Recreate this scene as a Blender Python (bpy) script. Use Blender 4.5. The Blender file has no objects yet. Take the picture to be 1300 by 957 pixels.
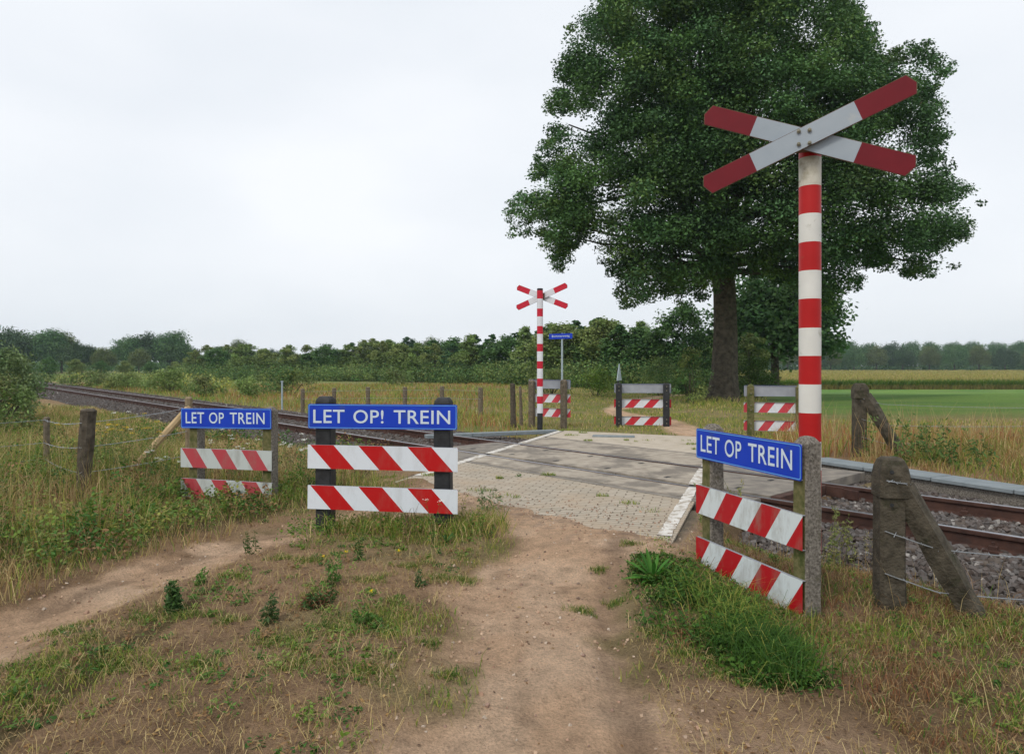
import bpy, math, random
import numpy as np
from mathutils import Vector, Matrix

R = math.radians
scene = bpy.context.scene
random.seed(7)
rng = np.random.default_rng(7)

# ------------------------------------------------------------------ camera
EYE = 1.5
cam = bpy.data.cameras.new('camera')
cam.sensor_width = 36.0; cam.sensor_fit = 'HORIZONTAL'
cam.lens = 24.0
cam.shift_y = -14.5/1300
cam.clip_start = 0.05; cam.clip_end = 6000
camo = bpy.data.objects.new('camera', cam)
scene.collection.objects.link(camo)
camo.location = (0, 0, EYE); camo.rotation_euler = (R(90), 0, 0)
scene.camera = camo

# ------------------------------------------------------------------ sky: overcast
SUN_EL, SUN_AZ = R(48), R(215)          # azimuth clockwise from +Y; the sun is behind the camera, to its left
w = bpy.data.worlds.new('World'); scene.world = w; w.use_nodes = True
nt = w.node_tree; nt.nodes.clear()
sky = nt.nodes.new('ShaderNodeTexSky'); sky.sky_type = 'NISHITA'; sky.sun_disc = False
sky.sun_elevation = SUN_EL; sky.sun_rotation = SUN_AZ; sky.dust_density = 3.0; sky.air_density = 1.2
tc = nt.nodes.new('ShaderNodeTexCoord')
mp = nt.nodes.new('ShaderNodeMapping'); mp.inputs['Scale'].default_value = (1.0, 1.0, 2.2)
ns = nt.nodes.new('ShaderNodeTexNoise'); ns.inputs['Scale'].default_value = 1.9; ns.inputs['Detail'].default_value = 4; ns.inputs['Roughness'].default_value = .45
rp = nt.nodes.new('ShaderNodeValToRGB')
rp.color_ramp.elements[0].position = .3; rp.color_ramp.elements[0].color = (.66, .70, .75, 1)
rp.color_ramp.elements[1].position = .7; rp.color_ramp.elements[1].color = (.80, .82, .85, 1)
sc = nt.nodes.new('ShaderNodeVectorMath'); sc.operation = 'SCALE'; sc.inputs['Scale'].default_value = 11.9
mx = nt.nodes.new('ShaderNodeMixRGB'); mx.inputs['Fac'].default_value = .93
bg = nt.nodes.new('ShaderNodeBackground'); bg.inputs['Strength'].default_value = .1
wo = nt.nodes.new('ShaderNodeOutputWorld')
L = nt.links.new
L(tc.outputs['Generated'], mp.inputs['Vector']); L(mp.outputs['Vector'], ns.inputs['Vector'])
L(ns.outputs['Fac'], rp.inputs['Fac']); L(rp.outputs['Color'], sc.inputs[0])
L(sky.outputs['Color'], mx.inputs['Color1']); L(sc.outputs['Vector'], mx.inputs['Color2'])
L(mx.outputs['Color'], bg.inputs['Color']); L(bg.outputs['Background'], wo.inputs['Surface'])

sl = bpy.data.lights.new('sun', 'SUN'); sl.energy = 1.4; sl.angle = R(14); sl.color = (1, .93, .83)
so = bpy.data.objects.new('sun', sl); scene.collection.objects.link(so)
sdir = Vector((math.sin(SUN_AZ)*math.cos(SUN_EL), math.cos(SUN_AZ)*math.cos(SUN_EL), math.sin(SUN_EL)))
so.rotation_euler = sdir.to_track_quat('Z', 'Y').to_euler()
so.location = sdir*50

scene.view_settings.view_transform = 'Standard'; scene.view_settings.look = 'None'
scene.view_settings.exposure = 0.10; scene.view_settings.gamma = 1
scene.view_settings.use_curve_mapping = False
scene.cycles.max_bounces = 6; scene.cycles.diffuse_bounces = 3; scene.cycles.transmission_bounces = 3
scene.cycles.volume_bounces = 0; scene.cycles.transparent_max_bounces = 6
scene.cycles.use_adaptive_sampling = True

# ------------------------------------------------------------------ helpers
COL = scene.collection

def link(name, me, parent=None, loc=None):
    o = bpy.data.objects.new(name, me); COL.objects.link(o)
    if loc is not None: o.location = loc
    if parent is not None: o.parent = parent
    return o

def tag(o, label=None, cat=None, group=None, kind=None):
    if label: o['label'] = label
    if cat: o['category'] = cat
    if group: o['group'] = group
    if kind: o['kind'] = kind
    return o

def thing(name, label, cat, loc=(0, 0, 0), rz=0, group=None):
    o = bpy.data.objects.new(name, None); COL.objects.link(o)
    o.empty_display_size = .2
    o.location = loc; o.rotation_euler = (0, 0, rz)
    return tag(o, label, cat, group)

def np_mesh(name, V, F, col=None, mats=(), midx=None, smooth=False):
    """V (n,3); F list of index arrays (m,k); col (n,3) point colour."""
    V = np.asarray(V, np.float32)
    me = bpy.data.meshes.new(name)
    me.vertices.add(len(V)); me.vertices.foreach_set('co', V.ravel())
    F = [np.asarray(f, np.int32) for f in F if len(f)]
    loops = np.concatenate([f.ravel() for f in F])
    tot = np.concatenate([np.full(len(f), f.shape[1], np.int32) for f in F])
    start = np.concatenate([[0], np.cumsum(tot)[:-1]]).astype(np.int32)
    me.loops.add(len(loops)); me.loops.foreach_set('vertex_index', loops)
    me.polygons.add(len(tot)); me.polygons.foreach_set('loop_start', start)
    if midx is not None: me.polygons.foreach_set('material_index', np.asarray(midx, np.int32))
    me.polygons.foreach_set('use_smooth', np.full(len(tot), smooth))
    me.update(calc_edges=True)
    if col is not None:
        a = me.color_attributes.new('Col', 'FLOAT_COLOR', 'POINT')
        c4 = np.ones((len(V), 4), np.float32); c4[:, :3] = col
        a.data.foreach_set('color', c4.ravel())
    for m in mats: me.materials.append(m)
    return me

class MB:
    """collects shapes into one mesh"""
    def __init__(s): s.v = []; s.f = []; s.m = []
    def add(s, vs, fs, mi=0):
        b = len(s.v); s.v += [tuple(v) for v in vs]
        for f in fs: s.f.append([b+i for i in f]); s.m.append(mi)
    def box(s, c, size, mi=0, bev=0.0, rot=None):
        x, y, z = [k/2 for k in size]
        if bev > 0:
            b = bev; vs = []; 
            # bevelled box: three rings of an octagonal-ish section along z
            def ring(ix, iy, zz, cc):
                return [(-ix+cc, -iy, zz), (ix-cc, -iy, zz), (ix, -iy+cc, zz), (ix, iy-cc, zz),
                        (ix-cc, iy, zz), (-ix+cc, iy, zz), (-ix, iy-cc, zz), (-ix, -iy+cc, zz)]
            rings = [ring(x-b, y-b, -z, b*.5), ring(x, y, -z+b, b), ring(x, y, z-b, b), ring(x-b, y-b, z, b*.5)]
            for r_ in rings: vs += r_
            fs = [list(range(7, -1, -1)), list(range(24, 32))]
            for k in range(3):
                for i in range(8):
                    j = (i+1) % 8
                    fs.append([k*8+i, k*8+j, (k+1)*8+j, (k+1)*8+i])
        else:
            vs = [(-x, -y, -z), (x, -y, -z), (x, y, -z), (-x, y, -z), (-x, -y, z), (x, -y, z), (x, y, z), (-x, y, z)]
            fs = [(0, 3, 2, 1), (4, 5, 6, 7), (0, 1, 5, 4), (1, 2, 6, 5), (2, 3, 7, 6), (3, 0, 4, 7)]
        M = rot if rot is not None else Matrix.Identity(3)
        s.add([tuple(M @ Vector(v) + Vector(c)) for v in vs], fs, mi)
    def prism(s, poly, y0, y1, mi=0):
        """poly in xz, extruded in y"""
        n = len(poly)
        vs = [(p[0], y0, p[1]) for p in poly] + [(p[0], y1, p[1]) for p in poly]
        fs = [list(range(n)), list(range(2*n-1, n-1, -1))]
        for i in range(n):
            j = (i+1) % n; fs.append([j, i, n+i, n+j])
        s.add(vs, fs, mi)
    def tube(s, pts, rad, seg=8, mi=0, cap=True, wob=0):
        pts = [Vector(p) for p in pts]; n = len(pts)
        base = len(s.v)
        for i, p in enumerate(pts):
            t = (pts[min(i+1, n-1)]-pts[max(i-1, 0)]).normalized()
            a = t.orthogonal().normalized() if i == 0 else (pa - t*pa.dot(t)).normalized()
            pa = a; b = t.cross(a)
            r_ = rad[i] if hasattr(rad, '__len__') else rad
            for k in range(seg):
                an = 2*math.pi*k/seg
                rr = r_*(1+wob*math.sin(k*2.1+i*.7))
                s.v.append(tuple(p+(a*math.cos(an)+b*math.sin(an))*rr))
        for i in range(n-1):
            for k in range(seg):
                k2 = (k+1) % seg
                s.f.append([base+i*seg+k, base+i*seg+k2, base+(i+1)*seg+k2, base+(i+1)*seg+k]); s.m.append(mi)
        if cap:
            s.f.append([base+k for k in range(seg-1, -1, -1)]); s.m.append(mi)
            s.f.append([base+(n-1)*seg+k for k in range(seg)]); s.m.append(mi)
    def build(s, name, mats, parent=None, loc=None, smooth=False):
        me = bpy.data.meshes.new(name)
        me.from_pydata(s.v, [], s.f)
        if not isinstance(mats, (list, tuple)): mats = [mats]
        for m in mats: me.materials.append(m)
        me.polygons.foreach_set('material_index', s.m)
        me.polygons.foreach_set('use_smooth', [smooth]*len(s.f))
        me.update()
        if smooth: 
            try: me.set_sharp_from_angle(angle=R(35))
            except Exception: pass
        return link(name, me, parent, loc)

# value noise on numpy arrays
_tab = np.random.default_rng(3).random((256, 256))
def vn(x, y, sc_, seed=0):
    x = np.asarray(x, float)/sc_+seed*17.3; y = np.asarray(y, float)/sc_+seed*9.7
    xi = np.floor(x).astype(int); yi = np.floor(y).astype(int)
    fx = x-xi; fy = y-yi; fx = fx*fx*(3-2*fx); fy = fy*fy*(3-2*fy)
    g = lambda a, b: _tab[a & 255, b & 255]
    return (g(xi, yi)*(1-fx)+g(xi+1, yi)*fx)*(1-fy)+(g(xi, yi+1)*(1-fx)+g(xi+1, yi+1)*fx)*fy
def fbm(x, y, sc_, seed=0, o=3):
    s = 0; a = 1; t = 0
    for k in range(o):
        s = s+a*vn(x, y, sc_/2**k, seed+k*3); t += a; a *= .5
    return s/t
def ss(x, a, b):
    t = np.clip((np.asarray(x, float)-a)/(b-a), 0, 1); return t*t*(3-2*t)
def seg_dist(x, y, pts):
    d = np.full(np.shape(x), 1e9)
    for (ax, ay), (bx, by) in zip(pts[:-1], pts[1:]):
        vx, vy = bx-ax, by-ay; l2 = vx*vx+vy*vy
        t = np.clip(((x-ax)*vx+(y-ay)*vy)/l2, 0, 1)
        d = np.minimum(d, np.hypot(x-ax-t*vx, y-ay-t*vy))
    return d

# ------------------------------------------------------------------ materials
def newmat(name):
    m = bpy.data.materials.new(name); m.use_nodes = True
    return m, m.node_tree, m.node_tree.nodes['Principled BSDF']

def mat_noise(name, c1, c2, scale=8, rough=.85, bump=.2, bscale=40, metallic=0, detail=5, c3=None, s3=1.5, t3=.6, bdist=.01, spec=.3):
    m, t, p = newmat(name); n = t.nodes
    tc = n.new('ShaderNodeTexCoord')
    a = n.new('ShaderNodeTexNoise'); a.inputs['Scale'].default_value = scale; a.inputs['Detail'].default_value = detail
    r_ = n.new('ShaderNodeValToRGB'); r_.color_ramp.elements[0].position = .32; r_.color_ramp.elements[1].position = .68
    r_.color_ramp.elements[0].color = (*c1, 1); r_.color_ramp.elements[1].color = (*c2, 1)
    t.links.new(tc.outputs['Object'], a.inputs['Vector']); t.links.new(a.outputs['Fac'], r_.inputs['Fac'])
    out = r_.outputs['Color']
    if c3 is not None:
        b = n.new('ShaderNodeTexNoise'); b.inputs['Scale'].default_value = s3; b.inputs['Detail'].default_value = 6; b.inputs['Roughness'].default_value = .65
        t.links.new(tc.outputs['Object'], b.inputs['Vector'])
        q = n.new('ShaderNodeValToRGB'); q.color_ramp.elements[0].position = t3; q.color_ramp.elements[1].position = t3+.1
        t.links.new(b.outputs['Fac'], q.inputs['Fac'])
        x = n.new('ShaderNodeMixRGB'); t.links.new(q.outputs['Color'], x.inputs['Fac'])
        t.links.new(out, x.inputs['Color1']); x.inputs['Color2'].default_value = (*c3, 1); out = x.outputs['Color']
    t.links.new(out, p.inputs['Base Color'])
    p.inputs['Roughness'].default_value = rough; p.inputs['Metallic'].default_value = metallic
    p.inputs['Specular IOR Level'].default_value = spec
    if bump:
        bn = n.new('ShaderNodeTexNoise'); bn.inputs['Scale'].default_value = bscale; bn.inputs['Detail'].default_value = 5
        t.links.new(tc.outputs['Object'], bn.inputs['Vector'])
        bp = n.new('ShaderNodeBump'); bp.inputs['Strength'].default_value = bump; bp.inputs['Distance'].default_value = bdist
        t.links.new(bn.outputs['Fac'], bp.inputs['Height']); t.links.new(bp.outputs['Normal'], p.inputs['Normal'])
    return m

def mat_leaf(name, trans=.25, rough=.6, gain=1.0, sat=1.0):
    m, t, p = newmat(name); n = t.nodes
    at = n.new('ShaderNodeAttribute'); at.attribute_name = 'Col'
    hs = n.new('ShaderNodeHueSaturation'); hs.inputs['Saturation'].default_value = sat
    g = n.new('ShaderNodeVectorMath'); g.operation = 'SCALE'; g.inputs['Scale'].default_value = gain
    t.links.new(at.outputs['Color'], hs.inputs['Color']); t.links.new(hs.outputs['Color'], g.inputs[0])
    t.links.new(g.outputs['Vector'], p.inputs['Base Color']); p.inputs['Roughness'].default_value = rough
    p.inputs['Specular IOR Level'].default_value = .25
    if trans:
        tr = n.new('ShaderNodeBsdfTranslucent'); t.links.new(g.outputs['Vector'], tr.inputs['Color'])
        mxs = n.new('ShaderNodeMixShader'); mxs.inputs['Fac'].default_value = trans
        t.links.new(p.outputs['BSDF'], mxs.inputs[1]); t.links.new(tr.outputs['BSDF'], mxs.inputs[2])
        t.links.new(mxs.outputs['Shader'], n['Material Output'].inputs['Surface'])
    return m

def mat_stripe(name, P, k, x0, H, red=(.44, .008, .012), white=(.66, .70, .72), sign=1, dirt=.42, frac=.487):
    """diagonal warning stripes in the board's own coordinates: a pattern of the sheet itself"""
    m, t, p = newmat(name); n = t.nodes; l = t.links.new
    tc = n.new('ShaderNodeTexCoord'); sp = n.new('ShaderNodeSeparateXYZ'); l(tc.outputs['Object'], sp.inputs[0])
    def mt(op, a, b=None):
        q = n.new('ShaderNodeMath'); q.operation = op
        for i, v in enumerate((a, b)):
            if v is None: continue
            if isinstance(v, (int, float)): q.inputs[i].default_value = v
            else: l(v, q.inputs[i])
        return q.outputs[0]
    hz = mt('SUBTRACT', H/2, sp.outputs['Z'])
    s_ = mt('SUBTRACT', sp.outputs['X'], mt('MULTIPLY', hz, k*sign))
    f = mt('FRACT', mt('DIVIDE', mt('SUBTRACT', s_, x0), P))
    isr = mt('LESS_THAN', f, frac)
    x = n.new('ShaderNodeMixRGB'); l(isr, x.inputs['Fac'])
    x.inputs['Color1'].default_value = (*white, 1); x.inputs['Color2'].default_value = (*red, 1)
    b = n.new('ShaderNodeTexNoise'); b.inputs['Scale'].default_value = 9; b.inputs['Detail'].default_value = 8; b.inputs['Roughness'].default_value = .7
    mp_ = n.new('ShaderNodeMapping'); mp_.inputs['Scale'].default_value = (1, 1, .35)
    l(tc.outputs['Object'], mp_.inputs['Vector']); l(mp_.outputs['Vector'], b.inputs['Vector'])
    q = n.new('ShaderNodeMapRange'); q.inputs['From Min'].default_value = .5; q.inputs['From Max'].default_value = .8
    q.inputs['To Max'].default_value = dirt*2; l(b.outputs['Fac'], q.inputs['Value'])
    y = n.new('ShaderNodeMixRGB'); l(q.outputs['Result'], y.inputs['Fac']); l(x.outputs['Color'], y.inputs['Color1'])
    y.inputs['Color2'].default_value = (.22, .2, .16, 1)
    l(y.outputs['Color'], p.inputs['Base Color']); p.inputs['Roughness'].default_value = .5
    p.inputs['Specular IOR Level'].default_value = .35
    return m

M = {}
M_SPEC = 0
M['alu'] = mat_noise('aluminium', (.30, .32, .36), (.38, .40, .44), 6, .5, .05, 60, metallic=.35)
M['blue'] = mat_noise('blue_sheeting', (.002, .036, .43), (.003, .046, .52), 5, .42, .03, 200, spec=.4, c3=(.02, .055, .33), s3=7, t3=.6)
M['bluewhite'] = mat_noise('letter_white', (.56, .66, .76), (.62, .71, .8), 8, .5, 0)
M['lightblue'] = mat_noise('border_blue', (.10, .30, .70), (.14, .36, .75), 8, .5, 0)
M['signred'] = mat_noise('sign_red', (.13, .001, .008), (.165, .002, .01), 5, .62, .03, 60, c3=(.2, .02, .02), s3=4, t3=.66)
M['signwhite'] = mat_noise('sign_white', (.30, .35, .40), (.35, .40, .45), 4, .5, .03, 60, c3=(.42, .44, .44), s3=5, t3=.62)
M['signredB'] = mat_noise('sign_red_bright', (.50, .012, .03), (.56, .015, .04), 5, .45, .03, 60)
M['signwhiteB'] = mat_noise('sign_white_bright', (.66, .68, .72), (.72, .74, .78), 4, .5, .03, 60)
M['polered'] = mat_noise('pole_red', (.40, .006, .006), (.45, .01, .01), 6, .45, .06, 30, c3=(.3, .05, .03), s3=7, t3=.68)
M['polewhite'] = mat_noise('pole_white', (.64, .64, .60), (.72, .72, .68), 6, .45, .06, 30, c3=(.42, .41, .35), s3=5, t3=.62)
M['stain'] = mat_noise('pole_white_stained', (.22, .19, .12), (.62, .6, .52), 9, .6, .1, 30, c3=(.6, .58, .5), s3=3, t3=.5)
M['black'] = mat_noise('black_plastic', (.015, .016, .018), (.035, .037, .04), 12, .6, .35, 50, c3=(.07, .07, .06), s3=5, t3=.66)
M['rust'] = mat_noise('rusty_edge', (.11, .06, .035), (.17, .11, .07), 30, .8, .2, 60)
M['bolt'] = mat_noise('bolt_metal', (.16, .15, .11), (.28, .26, .2), 40, .5, .2, 60, metallic=.6)
M['concrete'] = mat_noise('aged_concrete', (.042, .036, .025), (.105, .09, .066), 14, .92, 1.0, 60, c3=(.035, .036, .018), s3=5, t3=.56, bdist=.012)
M['concrete2'] = mat_noise('pebbly_concrete', (.085, .074, .062), (.27, .245, .21), 60, .92, .9, 90, c3=(.11, .10, .07), s3=6, t3=.6, bdist=.01)
M['mosswood'] = mat_noise('mossy_face', (.09, .09, .03), (.17, .155, .07), 22, .95, .5, 60, c3=(.06, .075, .02), s3=6, t3=.5)
M['woodgrey'] = mat_noise('weathered_wood', (.10, .08, .055), (.20, .165, .12), 18, .9, .7, 50, c3=(.07, .09, .03), s3=4, t3=.62)
M['wooddark'] = mat_noise('dark_wet_wood', (.045, .036, .026), (.12, .10, .075), 14, .9, .8, 40, c3=(.05, .06, .025), s3=5, t3=.6)
M['woodpale'] = mat_noise('pale_wood', (.42, .30, .16), (.54, .40, .23), 12, .8, .3, 30)
M['bark'] = mat_noise('oak_bark', (.05, .042, .032), (.13, .11, .082), 5, .95, 1.0, 9, c3=(.09, .10, .045), s3=1.2, t3=.6, bdist=.12)
M['endpost'] = mat_noise('end_post_wood', (.19, .145, .09), (.30, .235, .15), 14, .9, .5, 40)
M['wire'] = mat_noise('galvanised_wire', (.30, .33, .36), (.4, .43, .46), 60, .5, 0, metallic=.5)
M['galv'] = mat_noise('galvanised_tube', (.32, .40, .44), (.42, .5, .54), 10, .5, .05, 50, metallic=.2)
M['railside'] = mat_noise('rusty_rail', (.045, .022, .017), (.085, .042, .031), 10, .8, .3, 80, c3=(.05, .03, .025), s3=3, t3=.6)
M['railtop'] = mat_noise('worn_rail_top', (.30, .31, .34), (.42, .43, .46), 3, .38, .05, 60, metallic=.8)
M['sleeper'] = mat_noise('sleeper', (.08, .062, .05), (.14, .115, .095), 16, .95, .6, 60)
M['stone'] = mat_leaf('ballast_stone', 0, .9)
M['leaf'] = mat_leaf('leaf', .22, gain=1.12, sat=1.1)
M['grass'] = mat_leaf('grass_blade', .28, .7, gain=1.12, sat=1.12)
M['slab'] = mat_noise('concrete_slab', (.30, .255, .205), (.42, .37, .30), 5, .88, .3, 60, c3=(.20, .175, .145), s3=1.3, t3=.47)
M['slabdark'] = mat_noise('dirty_slab', (.15, .135, .12), (.27, .24, .2), 5, .9, .3, 60, c3=(.32, .28, .23), s3=2.3, t3=.62)
M['apron'] = mat_noise('sandy_apron', (.42, .36, .28), (.50, .44, .36), 5, .95, .4, 50, c3=(.28, .235, .16), s3=2, t3=.58)
M['trough'] = mat_noise('trough_concrete', (.17, .20, .215), (.235, .265, .28), 9, .85, .2, 50, c3=(.2, .23, .22), s3=4, t3=.62)
M['linewhite'] = mat_noise('worn_line', (.56, .53, .48), (.72, .70, .66), 22, .8, .08, 50, c3=(.36, .31, .25), s3=11, t3=.485)
M['bed'] = mat_noise('ballast_base', (.06, .052, .046), (.15, .13, .115), 28, .95, 1.0, 36, bdist=.04)

def mat_ground():
    m, t, p = newmat('ground_soil'); n = t.nodes; l = t.links.new
    at = n.new('ShaderNodeAttribute'); at.attribute_name = 'Col'
    tc = n.new('ShaderNodeTexCoord')
    a = n.new('ShaderNodeTexNoise'); a.inputs['Scale'].default_value = 9; a.inputs['Detail'].default_value = 9; a.inputs['Roughness'].default_value = .7
    b = n.new('ShaderNodeTexNoise'); b.inputs['Scale'].default_value = 60; b.inputs['Detail'].default_value = 5; b.inputs['Roughness'].default_value = .7
    l(tc.outputs['Object'], a.inputs['Vector']); l(tc.outputs['Object'], b.inputs['Vector'])
    ad = n.new('ShaderNodeMath'); ad.operation = 'ADD'; l(a.outputs['Fac'], ad.inputs[0]); l(b.outputs['Fac'], ad.inputs[1])
    r_ = n.new('ShaderNodeMapRange'); r_.inputs['From Min'].default_value = .7; r_.inputs['From Max'].default_value = 1.3
    r_.inputs['To Min'].default_value = .62; r_.inputs['To Max'].default_value = 1.42
    l(ad.outputs[0], r_.inputs['Value'])
    v = n.new('ShaderNodeVectorMath'); v.operation = 'SCALE'; l(at.outputs['Color'], v.inputs[0]); l(r_.outputs['Result'], v.inputs['Scale'])
    l(v.outputs['Vector'], p.inputs['Base Color']); p.inputs['Roughness'].default_value = .97; p.inputs['Specular IOR Level'].default_value = .1
    vo = n.new('ShaderNodeTexVoronoi'); vo.inputs['Scale'].default_value = 70; l(tc.outputs['Object'], vo.inputs['Vector'])
    c_ = n.new('ShaderNodeTexNoise'); c_.inputs['Scale'].default_value = 24; c_.inputs['Detail'].default_value = 8; c_.inputs['Roughness'].default_value = .8; l(tc.outputs['Object'], c_.inputs['Vector'])
    a2 = n.new('ShaderNodeMath'); a2.operation = 'MULTIPLY_ADD'; l(vo.outputs['Distance'], a2.inputs[0]); a2.inputs[1].default_value = -.35; l(c_.outputs['Fac'], a2.inputs[2])
    a3 = n.new('ShaderNodeMath'); a3.operation = 'ADD'; l(a2.outputs[0], a3.inputs[0]); l(ad.outputs[0], a3.inputs[1])
    bp = n.new('ShaderNodeBump'); bp.inputs['Strength'].default_value = 1.0; bp.inputs['Distance'].default_value = .04
    l(a3.outputs[0], bp.inputs['Height']); l(bp.outputs['Normal'], p.inputs['Normal'])
    return m
M['ground'] = mat_ground()

def mat_brick():
    m, t, p = newmat('clinker_paving'); n = t.nodes; l = t.links.new
    tc = n.new('ShaderNodeTexCoord')
    mp_ = n.new('ShaderNodeMapping'); mp_.inputs['Rotation'].default_value = (0, 0, R(-4))
    b = n.new('ShaderNodeTexBrick'); b.inputs['Scale'].default_value = 1
    b.inputs['Brick Width'].default_value = .215; b.inputs['Row Height'].default_value = .085
    b.inputs['Mortar Size'].default_value = .008; b.inputs['Mortar Smooth'].default_value = .3
    b.inputs['Color1'].default_value = (.36, .31, .24, 1); b.inputs['Color2'].default_value = (.45, .39, .31, 1)
    b.inputs['Mortar'].default_value = (.17, .14, .10, 1)
    wv = n.new('ShaderNodeTexNoise'); wv.inputs['Scale'].default_value = 2.2; l(tc.outputs['Object'], wv.inputs['Vector'])
    wa = n.new('ShaderNodeVectorMath'); wa.operation = 'MULTIPLY_ADD'; wa.inputs[1].default_value = (.06, .06, 0)
    l(wv.outputs['Color'], wa.inputs[0]); l(tc.outputs['Object'], wa.inputs[2])
    l(wa.outputs['Vector'], mp_.inputs['Vector']); l(mp_.outputs['Vector'], b.inputs['Vector'])
    s_ = n.new('ShaderNodeTexNoise'); s_.inputs['Scale'].default_value = 1.8; s_.inputs['Detail'].default_value = 7; s_.inputs['Roughness'].default_value = .65
    l(tc.outputs['Object'], s_.inputs['Vector'])
    q = n.new('ShaderNodeValToRGB'); q.color_ramp.elements[0].position = .45; q.color_ramp.elements[1].position = .72; l(s_.outputs['Fac'], q.inputs['Fac'])
    x = n.new('ShaderNodeMixRGB'); l(q.outputs['Color'], x.inputs['Fac']); l(b.outputs['Color'], x.inputs['Color1']); x.inputs['Color2'].default_value = (.40, .31, .22, 1)
    l(x.outputs['Color'], p.inputs['Base Color']); p.inputs['Roughness'].default_value = .9
    bp = n.new('ShaderNodeBump'); bp.inputs['Strength'].default_value = .9; bp.inputs['Distance'].default_value = .01; bp.invert = True
    l(b.outputs['Fac'], bp.inputs['Height']); l(bp.outputs['Normal'], p.inputs['Normal'])
    return m
M['brick'] = mat_brick()

# ------------------------------------------------------------------ layout of the place
TH = R(41.6)
U = np.array([-math.sin(TH), math.cos(TH)]); N = np.array([math.cos(TH), math.sin(TH)])      # along / across the track
RD = np.array([.351, .936]); RQ = np.array([.936, -.351])                                   # along / across the road
def dt(x, y): return x*N[0]+y*N[1], x*U[0]+y*U[1]
def qr(x, y): return x*RQ[0]+y*RQ[1], x*RD[0]+y*RD[1]
def from_dt(d, t): return d*N[0]+t*U[0], d*N[1]+t*U[1]
def from_qr(q, r): return q*RQ[0]+r*RD[0], q*RQ[1]+r*RD[1]
def at(px, py, z=0.0):
    """ground point seen at a pixel of the 1300 px wide photograph"""
    Y = 867*(EYE-z)/(py-464); return (px-650)/867*Y, Y

D1, D2 = 7.30, 8.80                      # the two rails
T0, T1 = 3.9, 10.2                       # the crossing deck along the track
PATH = [(-.35, -3), (.0, 1.0), (.10, 3.28), (.22, 4.8), (.60, 6.14), (.75, 6.8)]
TRAIL = [(-3.2, 1.0), (-3.05, 3.0), (-2.95, 3.9), (-2.79, 4.8), (-2.52, 5.5), (-2.17, 6.28), (-1.85, 6.8), (-1.0, 7.25), (-.1, 7.1), (.4, 6.7)]
FARPATH = [at(870, 562), at(885, 552), at(862, 540), at(830, 530), at(785, 519), at(778, 513), at(808, 504), at(833, 499), at(870, 492)]

def rb(q): return np.interp(q, [-4.7, -4.46, -2.99, -2.52, -1.68, -.9, -.6], [8.3, 8.04, 7.1, 6.82, 6.31, 6.08, 6.05])
def roadmask(x, y):
    q, r_ = qr(x, y)
    nz = (vn(x, y, .22, 5)-.5)*.3+(vn(x, y, .7, 6)-.5)*.35
    a = ss(r_+nz, rb(q)-.12, rb(q)+.12)*(1-ss(r_+nz*.8, 15.0, 15.3))
    return a*ss(q+nz*.25, -4.72, -4.58)*(1-ss(q+nz*.25, -.74, -.6))

def gz(x, y):
    x = np.asarray(x, float); y = np.asarray(y, float)
    d, t = dt(x, y); q, r_ = qr(x, y)
    z = -.035+.05*(fbm(x, y, 2.4, 1)-.5)+.028*(vn(x, y, .35, 2)-.5)*(1-ss(y, 14, 30))
    near = np.exp(-((y-5)/5)**2)
    z = z-.05*ss(q, -.75, .2)*near
    # wheel ruts worn into the path and the trail
    pd = seg_dist(x, y, PATH); z = z-.035*(1-ss(pd, .35, .8))
    z = z-.03*np.exp(-((seg_dist(x, y, [(.45, 1), (.52, 3.3), (.62, 4.5), (.95, 6)])/.09)**2))
    z = z-.05*(1-ss(seg_dist(x, y, TRAIL), .12, .42))*(y < 9)
    nr = (1-ss(y, 9, 13))*(y > 0); z = z+nr*((vn(x, y, .17, 7)-.5)*.022+(vn(x, y, .11, 8)-.5)*.014)
    away = np.maximum(ss(t, 10.25, 10.8), 1-ss(t, 3.4, 3.85))
    z = z-.17*ss(t, 10, 17)*(1-ss(y, 40, 60))
    z = z-away*.34*ss(d, 5.2, 6.5)*(1-ss(d, 10.0, 11.4))
    inside = roadmask(x, y)
    deck = ss(d, 6.2, 6.45)*(1-ss(d, 10.3, 10.6))*ss(t, T0-.25, T0)*(1-ss(t, T1, T1+.25))
    m = inside
    edge = ss(r_, rb(q)-1.5, rb(q)-.6)*ss(q, -4.7, -4.3)*(1-ss(q, -.9, -.5))*(1-ss(r_, 9, 11))
    z = z*(1-edge)+edge*(.016+.02*(vn(x, y, .3, 9)-.5))
    z = z*(1-m)+m*(-.028)
    z = z*(1-deck)+deck*(-.16)
    ap = inside*ss(d, 9.9, 10.1); z = z*(1-ap)+ap*(-.035)
    s_ = x/np.maximum(y, 1)
    z = z-ss(y, 33, 78)*(.35+1.15*ss(s_, .12, .30))
    return z

# ------------------------------------------------------------------ ground sheet
def axis(lo, hi, dlo, dhi, step, g=1.13):
    a = list(np.arange(dlo, dhi+1e-6, step)); s_ = step; v = a[-1]
    while v < hi: s_ *= g; v += s_; a.append(v)
    s_ = step; v = a[0]; b = []
    while v > lo: s_ *= g; v -= s_; b.append(v)
    return np.array(b[::-1]+a)
gx = axis(-2500, 2500, -6.5, 6.5, .055, 1.07); gy = axis(-600, 3500, 1.2, 13, .055, 1.05)
X, Y = np.meshgrid(gx, gy)
Z = gz(X, Y)
C = np.zeros(X.shape+(3,))
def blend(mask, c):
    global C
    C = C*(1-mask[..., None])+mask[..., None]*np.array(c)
d_, t_ = dt(X, Y); q_, r__ = qr(X, Y)
n1 = fbm(X, Y, .9, 11); n2 = fbm(X, Y, .25, 12, 2); n3 = fbm(X, Y, 6, 13)
C[:] = (.36, .235, .14)                                             # dry soil with litter
blend(ss(n1, .42, .62)*.7, (.45, .31, .185))
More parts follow.
